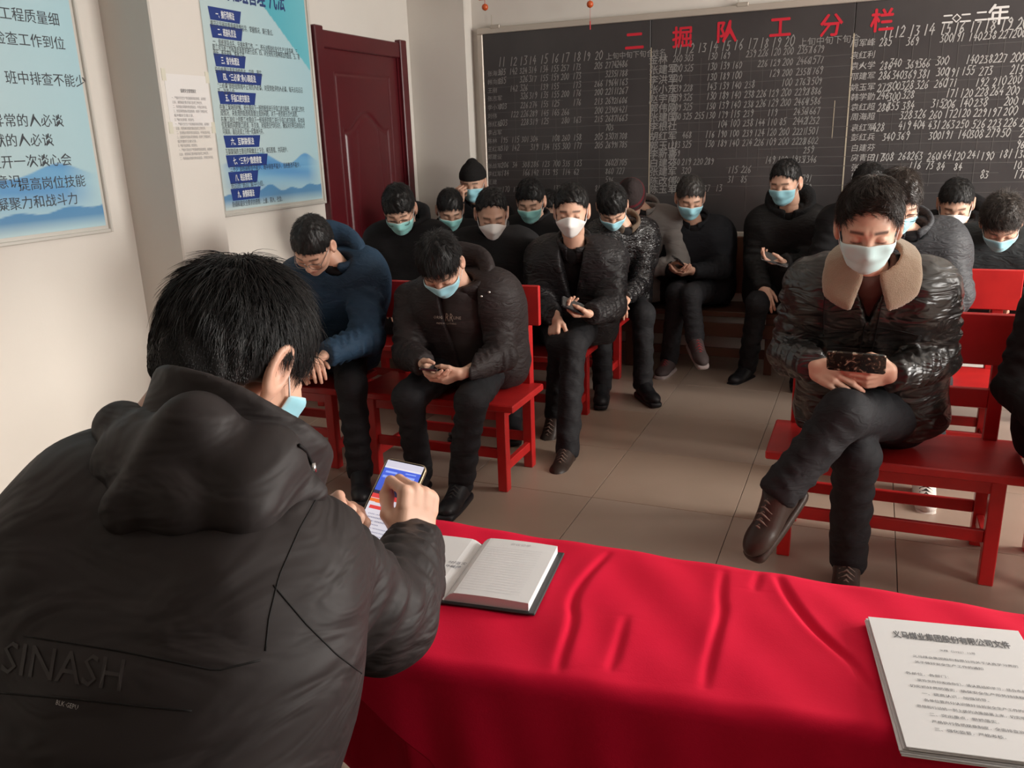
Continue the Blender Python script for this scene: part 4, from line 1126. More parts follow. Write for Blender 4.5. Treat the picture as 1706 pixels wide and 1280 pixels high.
# ================================================================ benches
redp = mat('bench_red_paint', (.50, .018, .017), .36, vary=(7, .55, (.30, .008, .010)), bump=[('noise', 30, .10, .002), ('noise', 6, .08, .004)], spec=.5)
def bench(x0, y0, label, Wd=.81, group=None, m=redp, zs=.415, yd=.38):
    """x0: left end of the seat; y0: front of the seat"""
    t_ = thing('bench', label, 'bench', (x0, y0, 0), group)
    leg = .045; a, b = .055, Wd - .055 - leg
    for x_ in (a, b):
        MB().box((x_, .03, 0), (x_ + leg, .03 + leg, zs - .03), .003).obj('leg', m, t_)
        MB().box((x_, yd - leg, 0), (x_ + leg, yd, .86), .003).obj('leg', m, t_)
    MB().box((0, -.005, zs - .032), (Wd, yd - .02, zs), .005).obj('seat', m, t_)
    ap = MB().box((a + leg, .04, zs - .085), (b, .06, zs - .032)); 
    for x_ in (a, b): ap.box((x_ + .008, .075, zs - .075), (x_ + .037, yd - leg, zs - .032))
    ap.obj('apron', m, t_)
    MB().box((-.005, yd - leg - .022, .695), (Wd + .005, yd - leg, .875), .004).obj('backrest', m, t_)
    MB().box((a + leg, yd - leg + .006, .53), (b, yd - leg + .030, .60), .003).obj('back_rail', m, t_)
    MB().box((a + leg, .042, .15), (b, .062, .195), .003).obj('stretcher', m, t_)
    MB().box((a + leg, yd - .03, .125), (b, yd - .01, .17), .003).obj('stretcher', m, t_)
    for x_ in (a, b): MB().box((x_ + .010, .075, .085), (x_ + .035, yd - leg, .128), .003).obj('stretcher', m, t_)
    return t_
bench(-2.135, 3.10, 'red wooden bench in the left front row, under the man in the printed sweatshirt')
bench(-3.02, 3.10, 'red wooden bench in the left front row, under the man in the blue hooded jacket')
bench(-2.125, 3.92, 'red wooden bench in the left second row, beside the aisle')
bench(-3.02, 3.92, 'red wooden bench in the left second row, nearest the maroon door')
bench(-2.150, 4.67, 'red wooden bench in the left third row, beside the aisle')
bench(-3.03, 4.67, 'red wooden bench in the left third row, nearest the corner')
bench(-.275, 2.895, 'red wooden bench in the right front row, under the man in the leather jacket')
bench(.555, 2.895, 'red wooden bench in the right front row, cut off by the right edge')
bench(-.17, 3.92, 'red wooden bench in the right second row, seen behind the front bench')
bench(.66, 3.92, 'red wooden bench in the right second row, at the right edge')
bench(.18, 4.72, 'red wooden bench in the right third row, before the blackboard')
brn = mat('brown_bench_wood', (.085, .035, .018), .45, vary=(6, .6, (.055, .022, .012)))
bw = thing('bench', 'dark brown wooden bench along the back wall under the blackboard', 'bench', (-2.45, 5.33, 0))
MB().box((0, 0, .37), (2.9, .36, .405), .004).obj('seat', brn, bw)
MB().box((0, .0, .24), (2.9, .02, .33), .003).obj('apron', brn, bw)
MB().box((0, .365, .46), (2.9, .39, .835), .004).obj('backrest', brn, bw)
for x_ in (.05, 1.0, 1.9, 2.8):
    MB().box((x_, .02, 0), (x_ + .05, .07, .37), .003).obj('leg', brn, bw); MB().box((x_, .33, 0), (x_ + .05, .365, .8), .003).obj('leg', brn, bw)
MB().box((.05, .03, .10), (2.85, .05, .16), .003).obj('stretcher', brn, bw)
q_ = onZ(1195, 502, .412); bk = thing('booklet', 'small white booklet lying on the brown bench beside the man with crossed legs', 'book', (q_[0], q_[1] - .02, .405))
b_ = MB().box((-.08, -.02, 0), (.08, .14, .012), .002); b_.obj('pages', mat('booklet_paper', (.6, .57, .52), .7), bk)

# ================================================================ table with red cloth
tyF = lambda x: 1.39; X0, X1, Y0, Y1 = -1.565, 1.15, .93, 1.392
tb = thing('table', 'long meeting table hidden under a red cloth', 'table', (X0, Y0, 0))
tw = mat('table_wood', (.2, .12, .07), .5)
MB().box((.02, .12, .715), (X1 - X0 - .01, Y1 - Y0 - .02, .740), .004).obj('tabletop', tw, tb)
for x_ in (.05, X1 - X0 - .11):
    for y_ in (.16, Y1 - Y0 - .11): MB().box((x_, y_, 0), (x_ + .05, y_ + .05, .716)).obj('leg', tw, tb)
clm = mat('red_tablecloth', (.70, .004, .040), .85, spec=.2, vary=(9, .35, (.58, .002, .025)), bump=[('noise', 420, .2, .001), ('noise', 24, .12, .003)])
# cloth: rounded drape profile swept along x; wrinkles as ridges across the top
ridges = [  # pixel polylines of the creases
    [(1012, 925), (975, 965), (945, 1010), (948, 1050), (925, 1110), (915, 1145)], [(1035, 1045), (1015, 1110), (1000, 1150)], [(1205, 955), (1198, 1000), (1200, 1035), (1185, 1085), (1170, 1140), (1160, 1190)],
    [(1295, 962), (1310, 1000), (1345, 1060), (1390, 1110), (1420, 1145), (1450, 1200)], [(1265, 955), (1255, 990)], [(1640, 1180), (1690, 1225)]]
def smooth_line(P_, n=3):
    for _ in range(n): P_ = np.concatenate([P_[:1], np.stack([P_[:-1] * .75 + P_[1:] * .25, P_[:-1] * .25 + P_[1:] * .75], 1).reshape(-1, 2), P_[-1:]])
    return P_
RL = [smooth_line(np.array([onZ(a, b, .752)[:2] for a, b in r])) for r in ridges]
amps = [.007, .004, .006, .009, .003, .003]
def ridge_h(x, y):
    h_ = 0 * x
    for r_, am in zip(RL, amps):
        d = np.full(x.shape, 9.); s_ = np.zeros(x.shape); tt = np.zeros(x.shape); ns = len(r_) - 1
        for si, (a, b) in enumerate(zip(r_[:-1], r_[1:])):
            ab = b - a; t = np.clip(((x - a[0]) * ab[0] + (y - a[1]) * ab[1]) / (ab @ ab), 0, 1)
            dx, dy = x - a[0] - t * ab[0], y - a[1] - t * ab[1]; dd = np.hypot(dx, dy); side = np.sign(ab[0] * dy - ab[1] * dx)
            m_ = dd < d; d = np.where(m_, dd, d); tt = np.where(m_, (si + t) / ns, tt)
        # steep on one side, gentle on the other
        h_ = h_ - am * np.sin(np.pi * np.clip(tt, .04, .96)) ** .6 * (np.exp(-(d / .008) ** 2) - .55 * np.exp(-(d / .028) ** 2))
    return h_
nx, prof = 760, []
def arc(c, r_, a0, a1, n_): return [(c[0] + r_ * math.cos(a), c[1] + r_ * math.sin(a)) for a in np.linspace(a0, a1, n_)]
prof = [(Y0 - .012, z_) for z_ in np.linspace(.12, .725, 48)] + arc((Y0 + .012, .728), .024, math.pi, math.pi / 2, 6)[1:] + [(y_, .752) for y_ in np.linspace(Y0 + .02, Y1 - .02, 120)] + arc((Y1 - .012, .728), .024, math.pi / 2, 0, 6)[1:] + [(Y1 + .012, z_) for z_ in np.linspace(.72, .01, 44)]
prof = np.array(prof); xs = np.linspace(X0, X1, nx)
XX, YY = np.meshgrid(xs, prof[:, 0]); ZZ = np.repeat(prof[:, 1][:, None], nx, 1)
top = (ZZ > .74)
hh_ = ridge_h(XX, YY) + .0016 * np.sin(XX * 19 + 2 * np.sin(YY * 9)) * np.sin(YY * 23 + XX * 4) + .0010 * np.sin(XX * 47 + YY * 31)
# the table runs slightly deeper towards the right, as seen
YY0 = YY.copy(); YY = YY + np.clip((XX + .75) * .115, -.08, .09) * np.clip((1.392 - YY) / .46, 0, 1)
ZZ = np.where(top, ZZ + hh_, ZZ)
zb_ = np.interp(XX, [-.70, -.66, -.56, -.46, -.36, -.26], [.70, .665, .58, .40, .12, .12]); zb_ = np.where(XX < -.70, .70, zb_)
low = (YY0 < 1.15) & (ZZ < .7251)
ZZ = np.where(low, .725 - (.725 - ZZ) / .605 * (.725 - zb_), ZZ)
drop = np.clip((.73 - ZZ) / .6, 0, 1)
fold_ = (.014 * np.sin(XX * 17 + 1.3 * np.sin(XX * 5)) + .010 * np.sin(XX * 38 + 1)) * drop + .004 * np.sin(XX * 60 + ZZ * 10) * drop ** .5
YY = YY + np.where(YY0 < 1.15, -1, 1) * np.where(top, 0, fold_ + .02 * drop)
vv = np.stack([XX, YY, ZZ], -1).reshape(-1, 3); ny = len(prof)
i_ = (np.arange(ny - 1)[:, None] * nx + np.arange(nx - 1)[None]).ravel(); q = np.stack([i_, i_ + 1, i_ + nx + 1, i_ + nx], 1)
cloth = thing('tablecloth', 'crimson cloth draped over the long table, creased across the top', 'tablecloth', (X0, Y0, 0))
org = V3(X0, Y0, 0)
co_ = link('cloth', mesh_from('cloth', vv - org, quads=q, material=clm), cloth)
sm_ = co_.modifiers.new('thickness', 'SOLIDIFY'); sm_.thickness = .0018; sm_.offset = -1
# end flap on the left
nz_ = 40; Yg, Zg = np.meshgrid(np.linspace(Y0 - .09, Y1 + .01, 40), np.linspace(.75, .15, nz_)); dr_ = (.75 - Zg) / .6
Xg = X0 - .012 - .03 * dr_ - .012 * np.sin(Yg * 30) * dr_ + .012 * (dr_ < .02)
v_ = np.stack([Xg, Yg, Zg], -1).reshape(-1, 3); i_ = (np.arange(nz_ - 1)[:, None] * 40 + np.arange(39)[None]).ravel()
link('end_flap', mesh_from('end_flap', v_ - org, quads=np.stack([i_, i_ + 40, i_ + 41, i_ + 1], 1), material=clm), cloth)

# ---------------------------------------------------------------- open notebook
pap = mat('notebook_paper', (.72, .72, .73), .7); cov = mat('notebook_cover', (.03, .03, .032), .5)
A, B, Cc, Dd = onZ(922, 900, .775), onZ(880, 1003, .775), onZ(738, 985, .775), onZ(788, 880, .775)  # right page: far right, near right, near spine, far spine
org = V3(*Cc[:2], .7535); ux = nrm(V3(*(B - Cc)[:2], 0)); uy = nrm(V3(-ux[1], ux[0], 0)); pw = np.linalg.norm((B - Cc)[:2]); ph = .205
nb = thing('notebook', 'open lined notebook with dark cover lying by the seated man\'s right hand', 'notebook', tuple(org))
nb.rotation_euler = (0, 0, math.atan2(ux[1], ux[0]))
MB().box((-pw - .012, -.006, 0), (pw + .012, ph + .006, .004), .0015).obj('cover', cov, nb)
def page_block(sgn, h0):
    n_ = 24; v = []; f = []
    for i in range(n_ + 1):
        t = i / n_; z_ = .004 + h0 * (1 - (1 - min(t * 7, 1)) ** 2) * (1 - .10 * t) + .002 * math.sin(t * 3.1)
        for y_ in (0, ph): v += [(sgn * t * pw, y_, z_), (sgn * t * pw, y_, .004)]
    for i in range(n_):
        a = i * 4; b = a + 4
        for fc in ((a, b, b + 2, a + 2), (a, a + 1, b + 1, b), (a + 2, b + 2, b + 3, a + 3)): f.append(fc if sgn > 0 else fc[::-1])
    a = n_ * 4; f.append((a, a + 1, a + 3, a + 2) if sgn > 0 else (a, a + 2, a + 3, a + 1)); return v, f
for sg, h0 in ((1, .016), (-1, .010)):
    m_ = MB(); m_.add(*page_block(sg, h0)); m_.obj('page', pap, nb, False)
ln = Letters((0, 0, .0213), (1, 0, 0), (0, 1, 0))
for i in range(19): y_ = ph - .035 - i * .0085; ln.rect(.022, y_, pw - .02, y_ + .0005)
ln.put('会议记录', pw * .42, ph - .020, .010); ln.obj('ruled_lines', mat('ruled_grey', (.5, .5, .52), .8), nb)
hw = Letters((0, 0, .0150), (1, 0, 0), (0, 1, 0))
for i, s_ in enumerate(['会议记录', '二月十二日', '学习文件', '安全生产', '', '按照公司要求抓好落实', '各班组认真学习文件精神', '做好记录']): hw.put(s_, -pw + .035 + .008 * (i % 3), ph - .03 - i * .014, .010, ital=.2)
hw.each('handwriting', mat('pen_ink', (.12, .12, .16), .8), nb)
# ---------------------------------------------------------------- stack of documents
a_ = onZ(1446, 1028, .768); b_ = onZ(1506, 1245, .768); ux = nrm(V3(*(onZ(1698, 1052, .768) - a_)[:2], 0)); uy = V3(ux[1], -ux[0], 0)
doc = thing('document_stack', 'stapled stack of white printed documents on the red cloth at the lower right', 'document', (a_[0], a_[1], .7535)); doc.rotation_euler = (0, 0, math.atan2(ux[1], ux[0]))
dp = mat('document_paper', (.74, .74, .75), .65)
rr_ = random.Random(3)
for k_ in range(6):
    dx, dy, an = (rr_.uniform(-.004, .002), rr_.uniform(-.003, .003), rr_.uniform(-.02, .02)) if k_ < 5 else (0, 0, 0)
    s_ = MB().box((dx, -.297 + dy, k_ * .0026), (.21 + dx, dy, k_ * .0026 + .0022), .0005, Matrix.Rotation(an, 4, 'Z')).obj('sheet', dp, doc)
dl = Letters((0, -.297, .0160), (1, 0, 0), (0, 1, 0))
dl.put('义马煤业集团股份有限公司文件', .028, .297 - .052, .020, width=.158, bold=.0003)
dl.put('义煤〔2022〕12号', .085, .297 - .078, .006)
body_ = ['义马煤业集团股份有限公司关于认真学习贯彻', '关于做好安全生产工作的通知', '', '各单位、各部门：', '现将文件印发给你们，请认真组织学习，结合本单位实际，', '切实抓好贯彻落实，确保安全生产形势持续稳定。', '一、提高认识，加强领导。', '各单位要充分认识做好当前安全生产工作的重要意义，把', '思想和行动统一到上级的决策部署上来，切实增强责任感。', '二、突出重点，狠抓落实。', '严格执行各项规章制度，全面排查治理各类事故隐患。', '三、强化监督，严格考核。']
for i, s_ in enumerate(body_):
    if s_: dl.put(s_, .045 if i < 2 else .028 + (.012 if i in (4, 6, 7, 9, 10, 11) else 0), .297 - .100 - i * .0145, .0068, width=min(.155, len(s_) * .0068))
dl.each('text_line', mat('document_ink', (.16, .16, .17), .7), doc)
# ================================================================ phones
def rounded_slab(w_, l_, t_, r_=.010, n=5):
    pts = []
    for cx_, cy_, a0 in ((w_ / 2 - r_, l_ / 2 - r_, 0), (-w_ / 2 + r_, l_ / 2 - r_, 90), (-w_ / 2 + r_, -l_ / 2 + r_, 180), (w_ / 2 - r_, -l_ / 2 + r_, 270)):
        for i in range(n + 1):
            a = math.radians(a0 + 90 * i / n); pts.append((cx_ + r_ * math.cos(a), cy_ + r_ * math.sin(a)))
    v = []; N_ = len(pts)
    for z_, s_ in ((-t_ / 2, .96), (-t_ / 2 + .0012, 1), (t_ / 2 - .0012, 1), (t_ / 2, .97)): v += [(x * s_, y * (1 - (1 - s_) * .5), z_) for x, y in pts]
    f = [[k * N_ + i, k * N_ + (i + 1) % N_, (k + 1) * N_ + (i + 1) % N_, (k + 1) * N_ + i] for k in range(3) for i in range(N_)]
    f += [list(range(N_))[::-1], [3 * N_ + i for i in range(N_)]]
    return v, f
blackglass = mat('phone_black_glass', (.012, .012, .014), .12, coat=.5)
def phone(label, center, R, body, back=None, screen=True, cols=None):
    t_ = thing('phone', label, 'phone', tuple(center)); t_.matrix_world = rot_to(R[:, 0], R[:, 1], R[:, 2], center)
    v, f = rounded_slab(.074, .160, .0085); MB().add(v, f).obj('case', body, t_, False)
    if screen:
        v, f = rounded_slab(.070, .155, .0008, .009); o = MB().add([(a, b, c + .0046) for a, b, c in v], f).obj('screen', blackglass if cols is None else cols, t_)
    return t_

# ================================================================ clothes
cl = lambda n, c, r=.75, **k: mat(n, c, r, **{**dict(spec=.25), **k})
FB = [('noise', 900, .12, .0008), ('fold', 13, .35, .012)]
black1 = cl('black_padded_cloth', (.012, .0115, .012), .62, bump=FB)
black2 = cl('black_wool', (.010, .0095, .0105), .85, bump=[('noise', 500, .2, .001), ('fold', 9, .3, .012)])
blackbrown = cl('brown_black_parka_cloth', (.022, .016, .016), .6, bump=[('noise', 900, .1, .0008), ('fold', 16, .5, .012)])
puffer = cl('black_glossy_puffer', (.010, .009, .010), .22, spec=.6, bump=[('fold', 30, .9, .012)])
leather = cl('black_leather', (.016, .014, .013), .30, bump=[('noise', 350, .12, .0006), ('fold', 7.5, .75, .022), ('noise', 26, .22, .006)], spec=.6)
charcoal = cl('charcoal_jacket_cloth', (.035, .036, .040), .6, bump=[('fold', 18, .6, .012)])
greygreen = cl('dark_grey_green_cloth', (.022, .026, .028), .6, bump=[('fold', 15, .5, .012)])
bluej = cl('slate_blue_jacket', (.020, .047, .085), .72, bump=[('noise', 500, .15, .001), ('fold', 15, .5, .012)], vary=(12, .4, (.014, .032, .058)))
navyd = cl('dark_hood_lining', (.010, .010, .012), .8, bump=FB)
greyh = cl('grey_hood_cloth', (.20, .185, .175), .8, bump=FB)
trous = cl('black_trousers', (.011, .011, .013), .75, bump=[('noise', 700, .15, .001), ('fold', 11, .4, .012)])
trousg = cl('dark_grey_trousers', (.019, .019, .022), .75, bump=[('noise', 700, .15, .001), ('fold', 12, .5, .012)])
shoeb = cl('black_shoe_leather', (.012, .012, .014), .4, bump=[('noise', 60, .2, .003)])
shoebr = cl('brown_shoe_leather', (.030, .019, .015), .42, bump=[('noise', 60, .25, .003)])
fleece = cl('tan_fleece', (.36, .27, .19), .95, bump=[('noise', 320, .9, .004)], sheen=.4)
sweat = cl('black_sweater', (.012, .011, .012), .85, bump=FB)
sweatg = cl('grey_sweatshirt', (.045, .038, .038), .85, bump=FB)
tanf = cl('tan_collar_lining', (.12, .085, .06), .85, bump=FB)
metal = mat('glasses_metal', (.35, .32, .30), .3, metal=.9); darkfr = mat('glasses_dark', (.02, .018, .018), .3)
lace = mat('lace_brown', (.16, .11, .09), .8)

def seated(head, yaw=0, pitch=35, roll=0, ty=0, pel=None, **o):
    """joints of a seated figure; points may be overridden"""
    J = {}; H = np.asarray(head, float); RH = face_axes(yaw, pitch, roll)
    fr = V3(math.sin(math.radians(ty)), -math.cos(math.radians(ty)), 0); rt = np.cross(fr, V3(0, 0, 1))
    J['head'], J['RH'], J['front'] = H, RH, fr
    nk = o.get('neck'); nk = H + RH @ V3(0, -.055, -.125) - fr * .03 - V3(0, 0, .045) if nk is None else np.asarray(nk, float)
    J['neck'] = nk
    pel = np.array([nk[0], nk[1] + .25, .52]) if pel is None else V3(pel[0], pel[1], pel[2] if len(pel) > 2 else .545)
    J['pel'] = pel; sw = o.get('sw', .175)
    for S, sg in (('R', 1), ('L', -1)):
        g = lambda k, d: np.asarray(o[k + S], float) if o.get(k + S) is not None else d
        J['sh' + S] = g('sh', nk + rt * sg * sw - V3(0, 0, .065) - fr * .01)
        J['el' + S] = g('el', J['sh' + S] + fr * .06 + rt * sg * .06 - V3(0, 0, .26))
        J['wr' + S] = g('wr', pel + fr * .30 + rt * sg * .09 + V3(0, 0, .13))
        J['hip' + S] = pel + rt * sg * .095 - V3(0, 0, .02)
        J['kn' + S] = g('kn', pel + fr * .42 + rt * sg * .12 - V3(0, 0, .04))
        kn = J['kn' + S]
        J['an' + S] = g('an', V3(kn[0], kn[1], .09) + fr * .02)
        J['toe' + S] = o.get('toe' + S, (fr + rt * sg * .2, V3(0, 0, 1)))
        if J['toe' + S] is not None: J['toe' + S] = (nrm(J['toe' + S][0]), J['toe' + S][1])
        w_ = J['wr' + S]; fa = nrm(w_ - J['el' + S])
        J['hand' + S] = o.get('hand' + S, ('rest', fa * .5 + fr * .6 - rt * sg * .3 - V3(0, 0, .25), V3(0, 0, 1) + fr * .3))
    return J
U = V3(0, 0, 1)
hA = dict(zf=.068, th=.011, n=3600, len=.024, comb=(-.8, .6, -.1), w=.0012, seed=2)
short = dict(zf=.070, th=.007, n=3400, len=.018, w=.0010, lift=.5, spiky=.2, seed=4)
def H_(base, **k): d = dict(base); d.update(k); return d

# ---- front row, left bench: man in dark parka over a printed sweatshirt
P2h = onY(735, 442, 3.0)
J = seated(P2h, yaw=14, pitch=50, roll=4, ty=22, pel=(-1.62, 3.33), neck=onY(770, 478, 3.17), shR=onY(688, 500, 3.22), shL=onY(826, 492, 3.27),
           elR=onY(680, 590, 3.08), elL=onY(834, 592, 3.16), wrR=onY(706, 606, 2.92), wrL=onY(772, 622, 2.95),
           knR=onY(680, 662, 2.90), knL=onY(785, 668, 2.92), anR=onY(700, 788, 3.06), anL=onY(768, 806, 2.98),
           handR=('cradle', V3(.75, -.55, -.35), V3(-.45, -.35, -.8)), handL=('cradle', V3(-.85, -.35, -.30), V3(.35, -.45, -.8)),
           toeR=(V3(.18, -1, 0), U), toeL=(V3(.1, -1, 0), U))
person('person in open dark brown parka over lettered sweatshirt, bent over a phone, left front bench', J,
       dict(mask='blue', hair=H_(hA, zf=.056, len=.042, spiky=.35, th=.014, seed=5, comb=(-.3, 1, -.6)), jmat=blackbrown, hoodmat=blackbrown, collar='hood', bulk=1.04, sleeve=1.05, pmat=trous, smat=shoeb, inner=sweatg, innerr=1.24, innerb=.012,
            open=dict(w=.085, len=.42, pow=.25), seed=2.0, fold=.007, jh=.008, handh=.003, hoodb=1.1, laces=mat('lace_black', (.03, .03, .03), .8)))
pk = P_LAST['root']
gold_t = cl('sweatshirt_print', (.42, .36, .30), .7)
sewn_text(pk, ('sweater', 'jacket'), [('RR', 741, 535, 19, 4, 14), ('ORIG', 722, 531, 7, 2, 15), ('LINE', 755, 532, 7, 2, 13), ('PREMIUM CLOTHING', 727, 540, 4, 2, 33)], 'sweatshirt_lettering', gold_t)
bv_ = bvh_of(pk, ('sweater', 'jacket', 'hood'))
for a_, b_ in ((815, 487), (802, 494)):
    q_ = hit(bv_, a_, b_, .0)
    if q_ is not None:
        q_ = q_ - np.array(pk.location); MB().tube([q_, q_ - nrm(ray(a_, b_)) * .003], .005, 12).obj('snap_button', mat('snap_metal', (.6, .58, .55), .3, metal=1), pk, True)
ph = onY(716, 612, 2.88)
phone('thin black phone held over the knees, in front of the open parka', ph, axes(nrm(V3(.35, -.8, .12)), nrm(V3(0, .35, 1))), blackglass)

# ---- front row, left: blue jacket
J = seated(onY(522, 410, 3.02), yaw=8, pitch=48, roll=-8, ty=22, pel=(-2.42, 3.36), neck=onY(562, 440, 3.17), shR=onY(497, 462, 3.20), shL=onY(607, 450, 3.28),
           elR=onY(500, 560, 3.15), elL=onY(612, 565, 3.10), wrR=onY(515, 590, 2.85), wrL=onY(548, 588, 2.86), knR=(-2.42, 2.87, .48), knL=onY(585, 640, 2.95), anL=(-2.02, 2.95, .09), anR=(-2.38, 2.88, .09),
           handL=('rest', V3(-.6, -.5, -.35), V3(0, .2, 1)))
person('person in slate blue hooded jacket and thin glasses, without a mask, head bowed', J,
       dict(hair=H_(short, zf=.056, th=.012, zs=.012, n=2400, len=.016), jmat=bluej, collar='hood', hoodmat=bluej, bulk=1.08, sleeve=1.1, fold=.009, seed=5, pmat=trous, smat=shoeb, inner=navyd, glasses=metal, jaw=1.04, jh=.008, tone=1.1))

# ---- second row
J = seated(onY(666, 350, 4.02), yaw=22, pitch=35, roll=4, ty=15, pel=(-2.42, 4.25))
person('person in plain black coat with glasses and teal mask, in front of the maroon door', J,
       dict(mask='teal', hair=H_(hA, zf=.050, th=.016, seed=7), jmat=black2, collar='hood', bulk=1.08, seed=3, pmat=trous, smat=shoeb, glasses=darkfr, legs=False))
J = seated(onY(819, 356, 4.10), yaw=28, pitch=28, ty=12, pel=(-1.86, 4.26))
person('person with receding hair and white pointed mask in black coat, behind the parka hood', J,
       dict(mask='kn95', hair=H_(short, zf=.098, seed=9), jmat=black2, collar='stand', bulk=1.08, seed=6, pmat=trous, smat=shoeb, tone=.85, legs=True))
J = seated(onY(952, 352, 4.00), yaw=14, pitch=14, ty=14, pel=(-1.47, 4.25), neck=onY(958, 415, 4.10), shR=onY(905, 428, 4.15), shL=onY(1018, 432, 4.17), elR=onY(900, 510, 4.05), elL=onY(1018, 512, 4.05),
           wrR=onY(925, 528, 3.84), wrL=onY(988, 522, 3.84), knR=onY(935, 578, 3.80), knL=onY(955, 575, 3.78), anR=onY(925, 690, 3.92), anL=onY(945, 752, 3.60),
           handR=('rest', V3(.1, -.5, -.85), V3(-.5, -.7, .5)), handL=('hold', V3(-.95, -.25, .05), V3(.1, .25, -.95)), toeL=(V3(.05, -1, 0), U), toeR=(V3(-.1, -.75, -.6), V3(0, -.6, .75)))
person('person with white pointed mask holding a phone at the aisle end of a bench', J,
       dict(mask='kn95', hair=H_(hA, zf=.070, th=.012, n=2200, len=.022, spiky=.1), jmat=cl('matte_black_down', (.020, .0185, .020), .42, bump=[('fold', 15, .7, .014)]), collar='stand', bulk=1.12, sleeve=1.05, fold=.007, seed=7,
            pmat=trous, smat=shoebr, inner=sweat, open=dict(w=.06, len=.28, pow=1), laces=lace, jh=.0085, tone=1.05))
phone('black phone in the left hand of the man in the white pointed mask', onY(960, 512, 3.80), axes(nrm(V3(-.6, -.4, .35)), nrm(V3(.1, -.5, .9))), blackglass)

# ---- third row, left
J = seated(onY(750, 350, 4.85), yaw=32, pitch=32, ty=15, pel=(-2.52, 5.0))
person('person in black with teal mask, low between the glasses wearer and the receding-haired man', J,
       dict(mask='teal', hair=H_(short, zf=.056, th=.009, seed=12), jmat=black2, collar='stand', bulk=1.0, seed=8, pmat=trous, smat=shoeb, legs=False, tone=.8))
J = seated(onY(884, 336, 4.85), yaw=10, pitch=26, ty=10, pel=(-1.96, 5.0))
person('person in black with pale teal mask and side-parted hair, against the left blackboard panel', J,
       dict(mask='teal', hair=H_(hA, zf=.060, th=.013, seed=13), jmat=black2, collar='stand', bulk=1.0, seed=9, pmat=trous, smat=shoeb, legs=False, tone=.9))
J = seated(onY(1020, 345, 4.70), yaw=20, pitch=50, roll=6, ty=25, pel=(-1.45, 5.0), neck=onY(1040, 378, 4.83), shR=onY(1010, 400, 4.80), shL=onY(1070, 395, 4.92), elR=onY(1010, 470, 4.8), elL=onY(1068, 470, 4.85), wrR=onY(1020, 495, 4.6), wrL=onY(1042, 495, 4.6))
person('person in shiny black quilted puffer with tan collar lining, head bowed', J,
       dict(mask='blue', hair=H_(hA, zf=.048, th=.014, seed=15), jmat=puffer, collar='stand', hoodmat=tanf, bulk=1.02, seed=10, quilt=.007, pmat=trous, smat=shoeb, jh=.0085, legs=True))

# ---- along the back wall
J = seated(onY(788, 306, 5.36), yaw=14, pitch=15, ty=10, pel=(-2.62, 5.5), elR=onY(752, 365, 5.30), wrR=onY(764, 338, 5.24), handR=('fist', V3(.25, -.1, 1), V3(-.2, -1, .1)))
hp = person('person in plain black knitted cap resting a fist against the temple', J,
       dict(mask='blue', hair=None, jmat=black2, collar='stand', bulk=1.0, seed=11, pmat=trous, smat=shoeb, legs=False, tone=.9))
def knit_cap(p):
    d = ell(p, (0, -.018, .055), (.090, .108, .092)); d = smin(d, ell(p, (0, -.03, .145), (.03, .035, .02)), .03)
    d = smax(d, (.040 + .10 * np.minimum(p[:, 1] + .05, 0)) - p[:, 2], .01)
    band = np.maximum(np.abs(p[:, 2] - .060 - .04 * p[:, 1]) - .022, ell(p, (0, -.018, .05), (.094, .112, .092))); d = smin(d, band, .004)
    return d + .0012 * np.sin(np.arctan2(p[:, 0], p[:, 1]) * 70)
capv, capq = surfnet(knit_cap, (-.12, -.15, -.06), (.12, .12, .19), .0045)
H0, R0 = J['head'], J['RH']; base = V3(J['pel'][0], J['pel'][1], 0)
link('knitted_cap', mesh_from('knitted_cap', xf(capv, R0, H0) - base, quads=capq, material=cl('black_knit', (.012, .011, .011), .95, bump=[('noise', 200, .5, .003)])), hp)

J = seated(onY(915, 350, 5.35), yaw=20, pitch=30, ty=10, pel=(-2.0, 5.5))
person('person almost hidden behind the man with the white pointed mask, only cheek and ear showing', J,
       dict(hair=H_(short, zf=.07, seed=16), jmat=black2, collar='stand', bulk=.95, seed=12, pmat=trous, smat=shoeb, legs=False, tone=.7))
J = seated(onY(1050, 335, 5.22), yaw=5, pitch=62, roll=-10, ty=0, pel=(-1.44, 5.48), neck=onY(1075, 352, 5.33))
hp = person('person in grey coat bowed low under a dark cap with maroon stripes', J,
       dict(hair=H_(short, zf=.06, seed=17), jmat=greyh, collar='stand', bulk=1.02, seed=13, pmat=trous, smat=shoeb, legs=False, tone=.9))
H0, R0 = J['head'], J['RH']; base = V3(J['pel'][0], J['pel'][1], 0)
kc = link('striped_cap', mesh_from('striped_cap', xf(capv, R0, H0) - base, quads=capq, mats=[cl('dark_knit', (.03, .022, .022), .95), cl('maroon_knit', (.10, .012, .018), .9)],
     mat_index=(lambda z_: (((z_ > .052) & (z_ < .068)) | ((z_ > .088) & (z_ < .102))).astype(int))(capv[capq].mean(1)[:, 2])), hp)

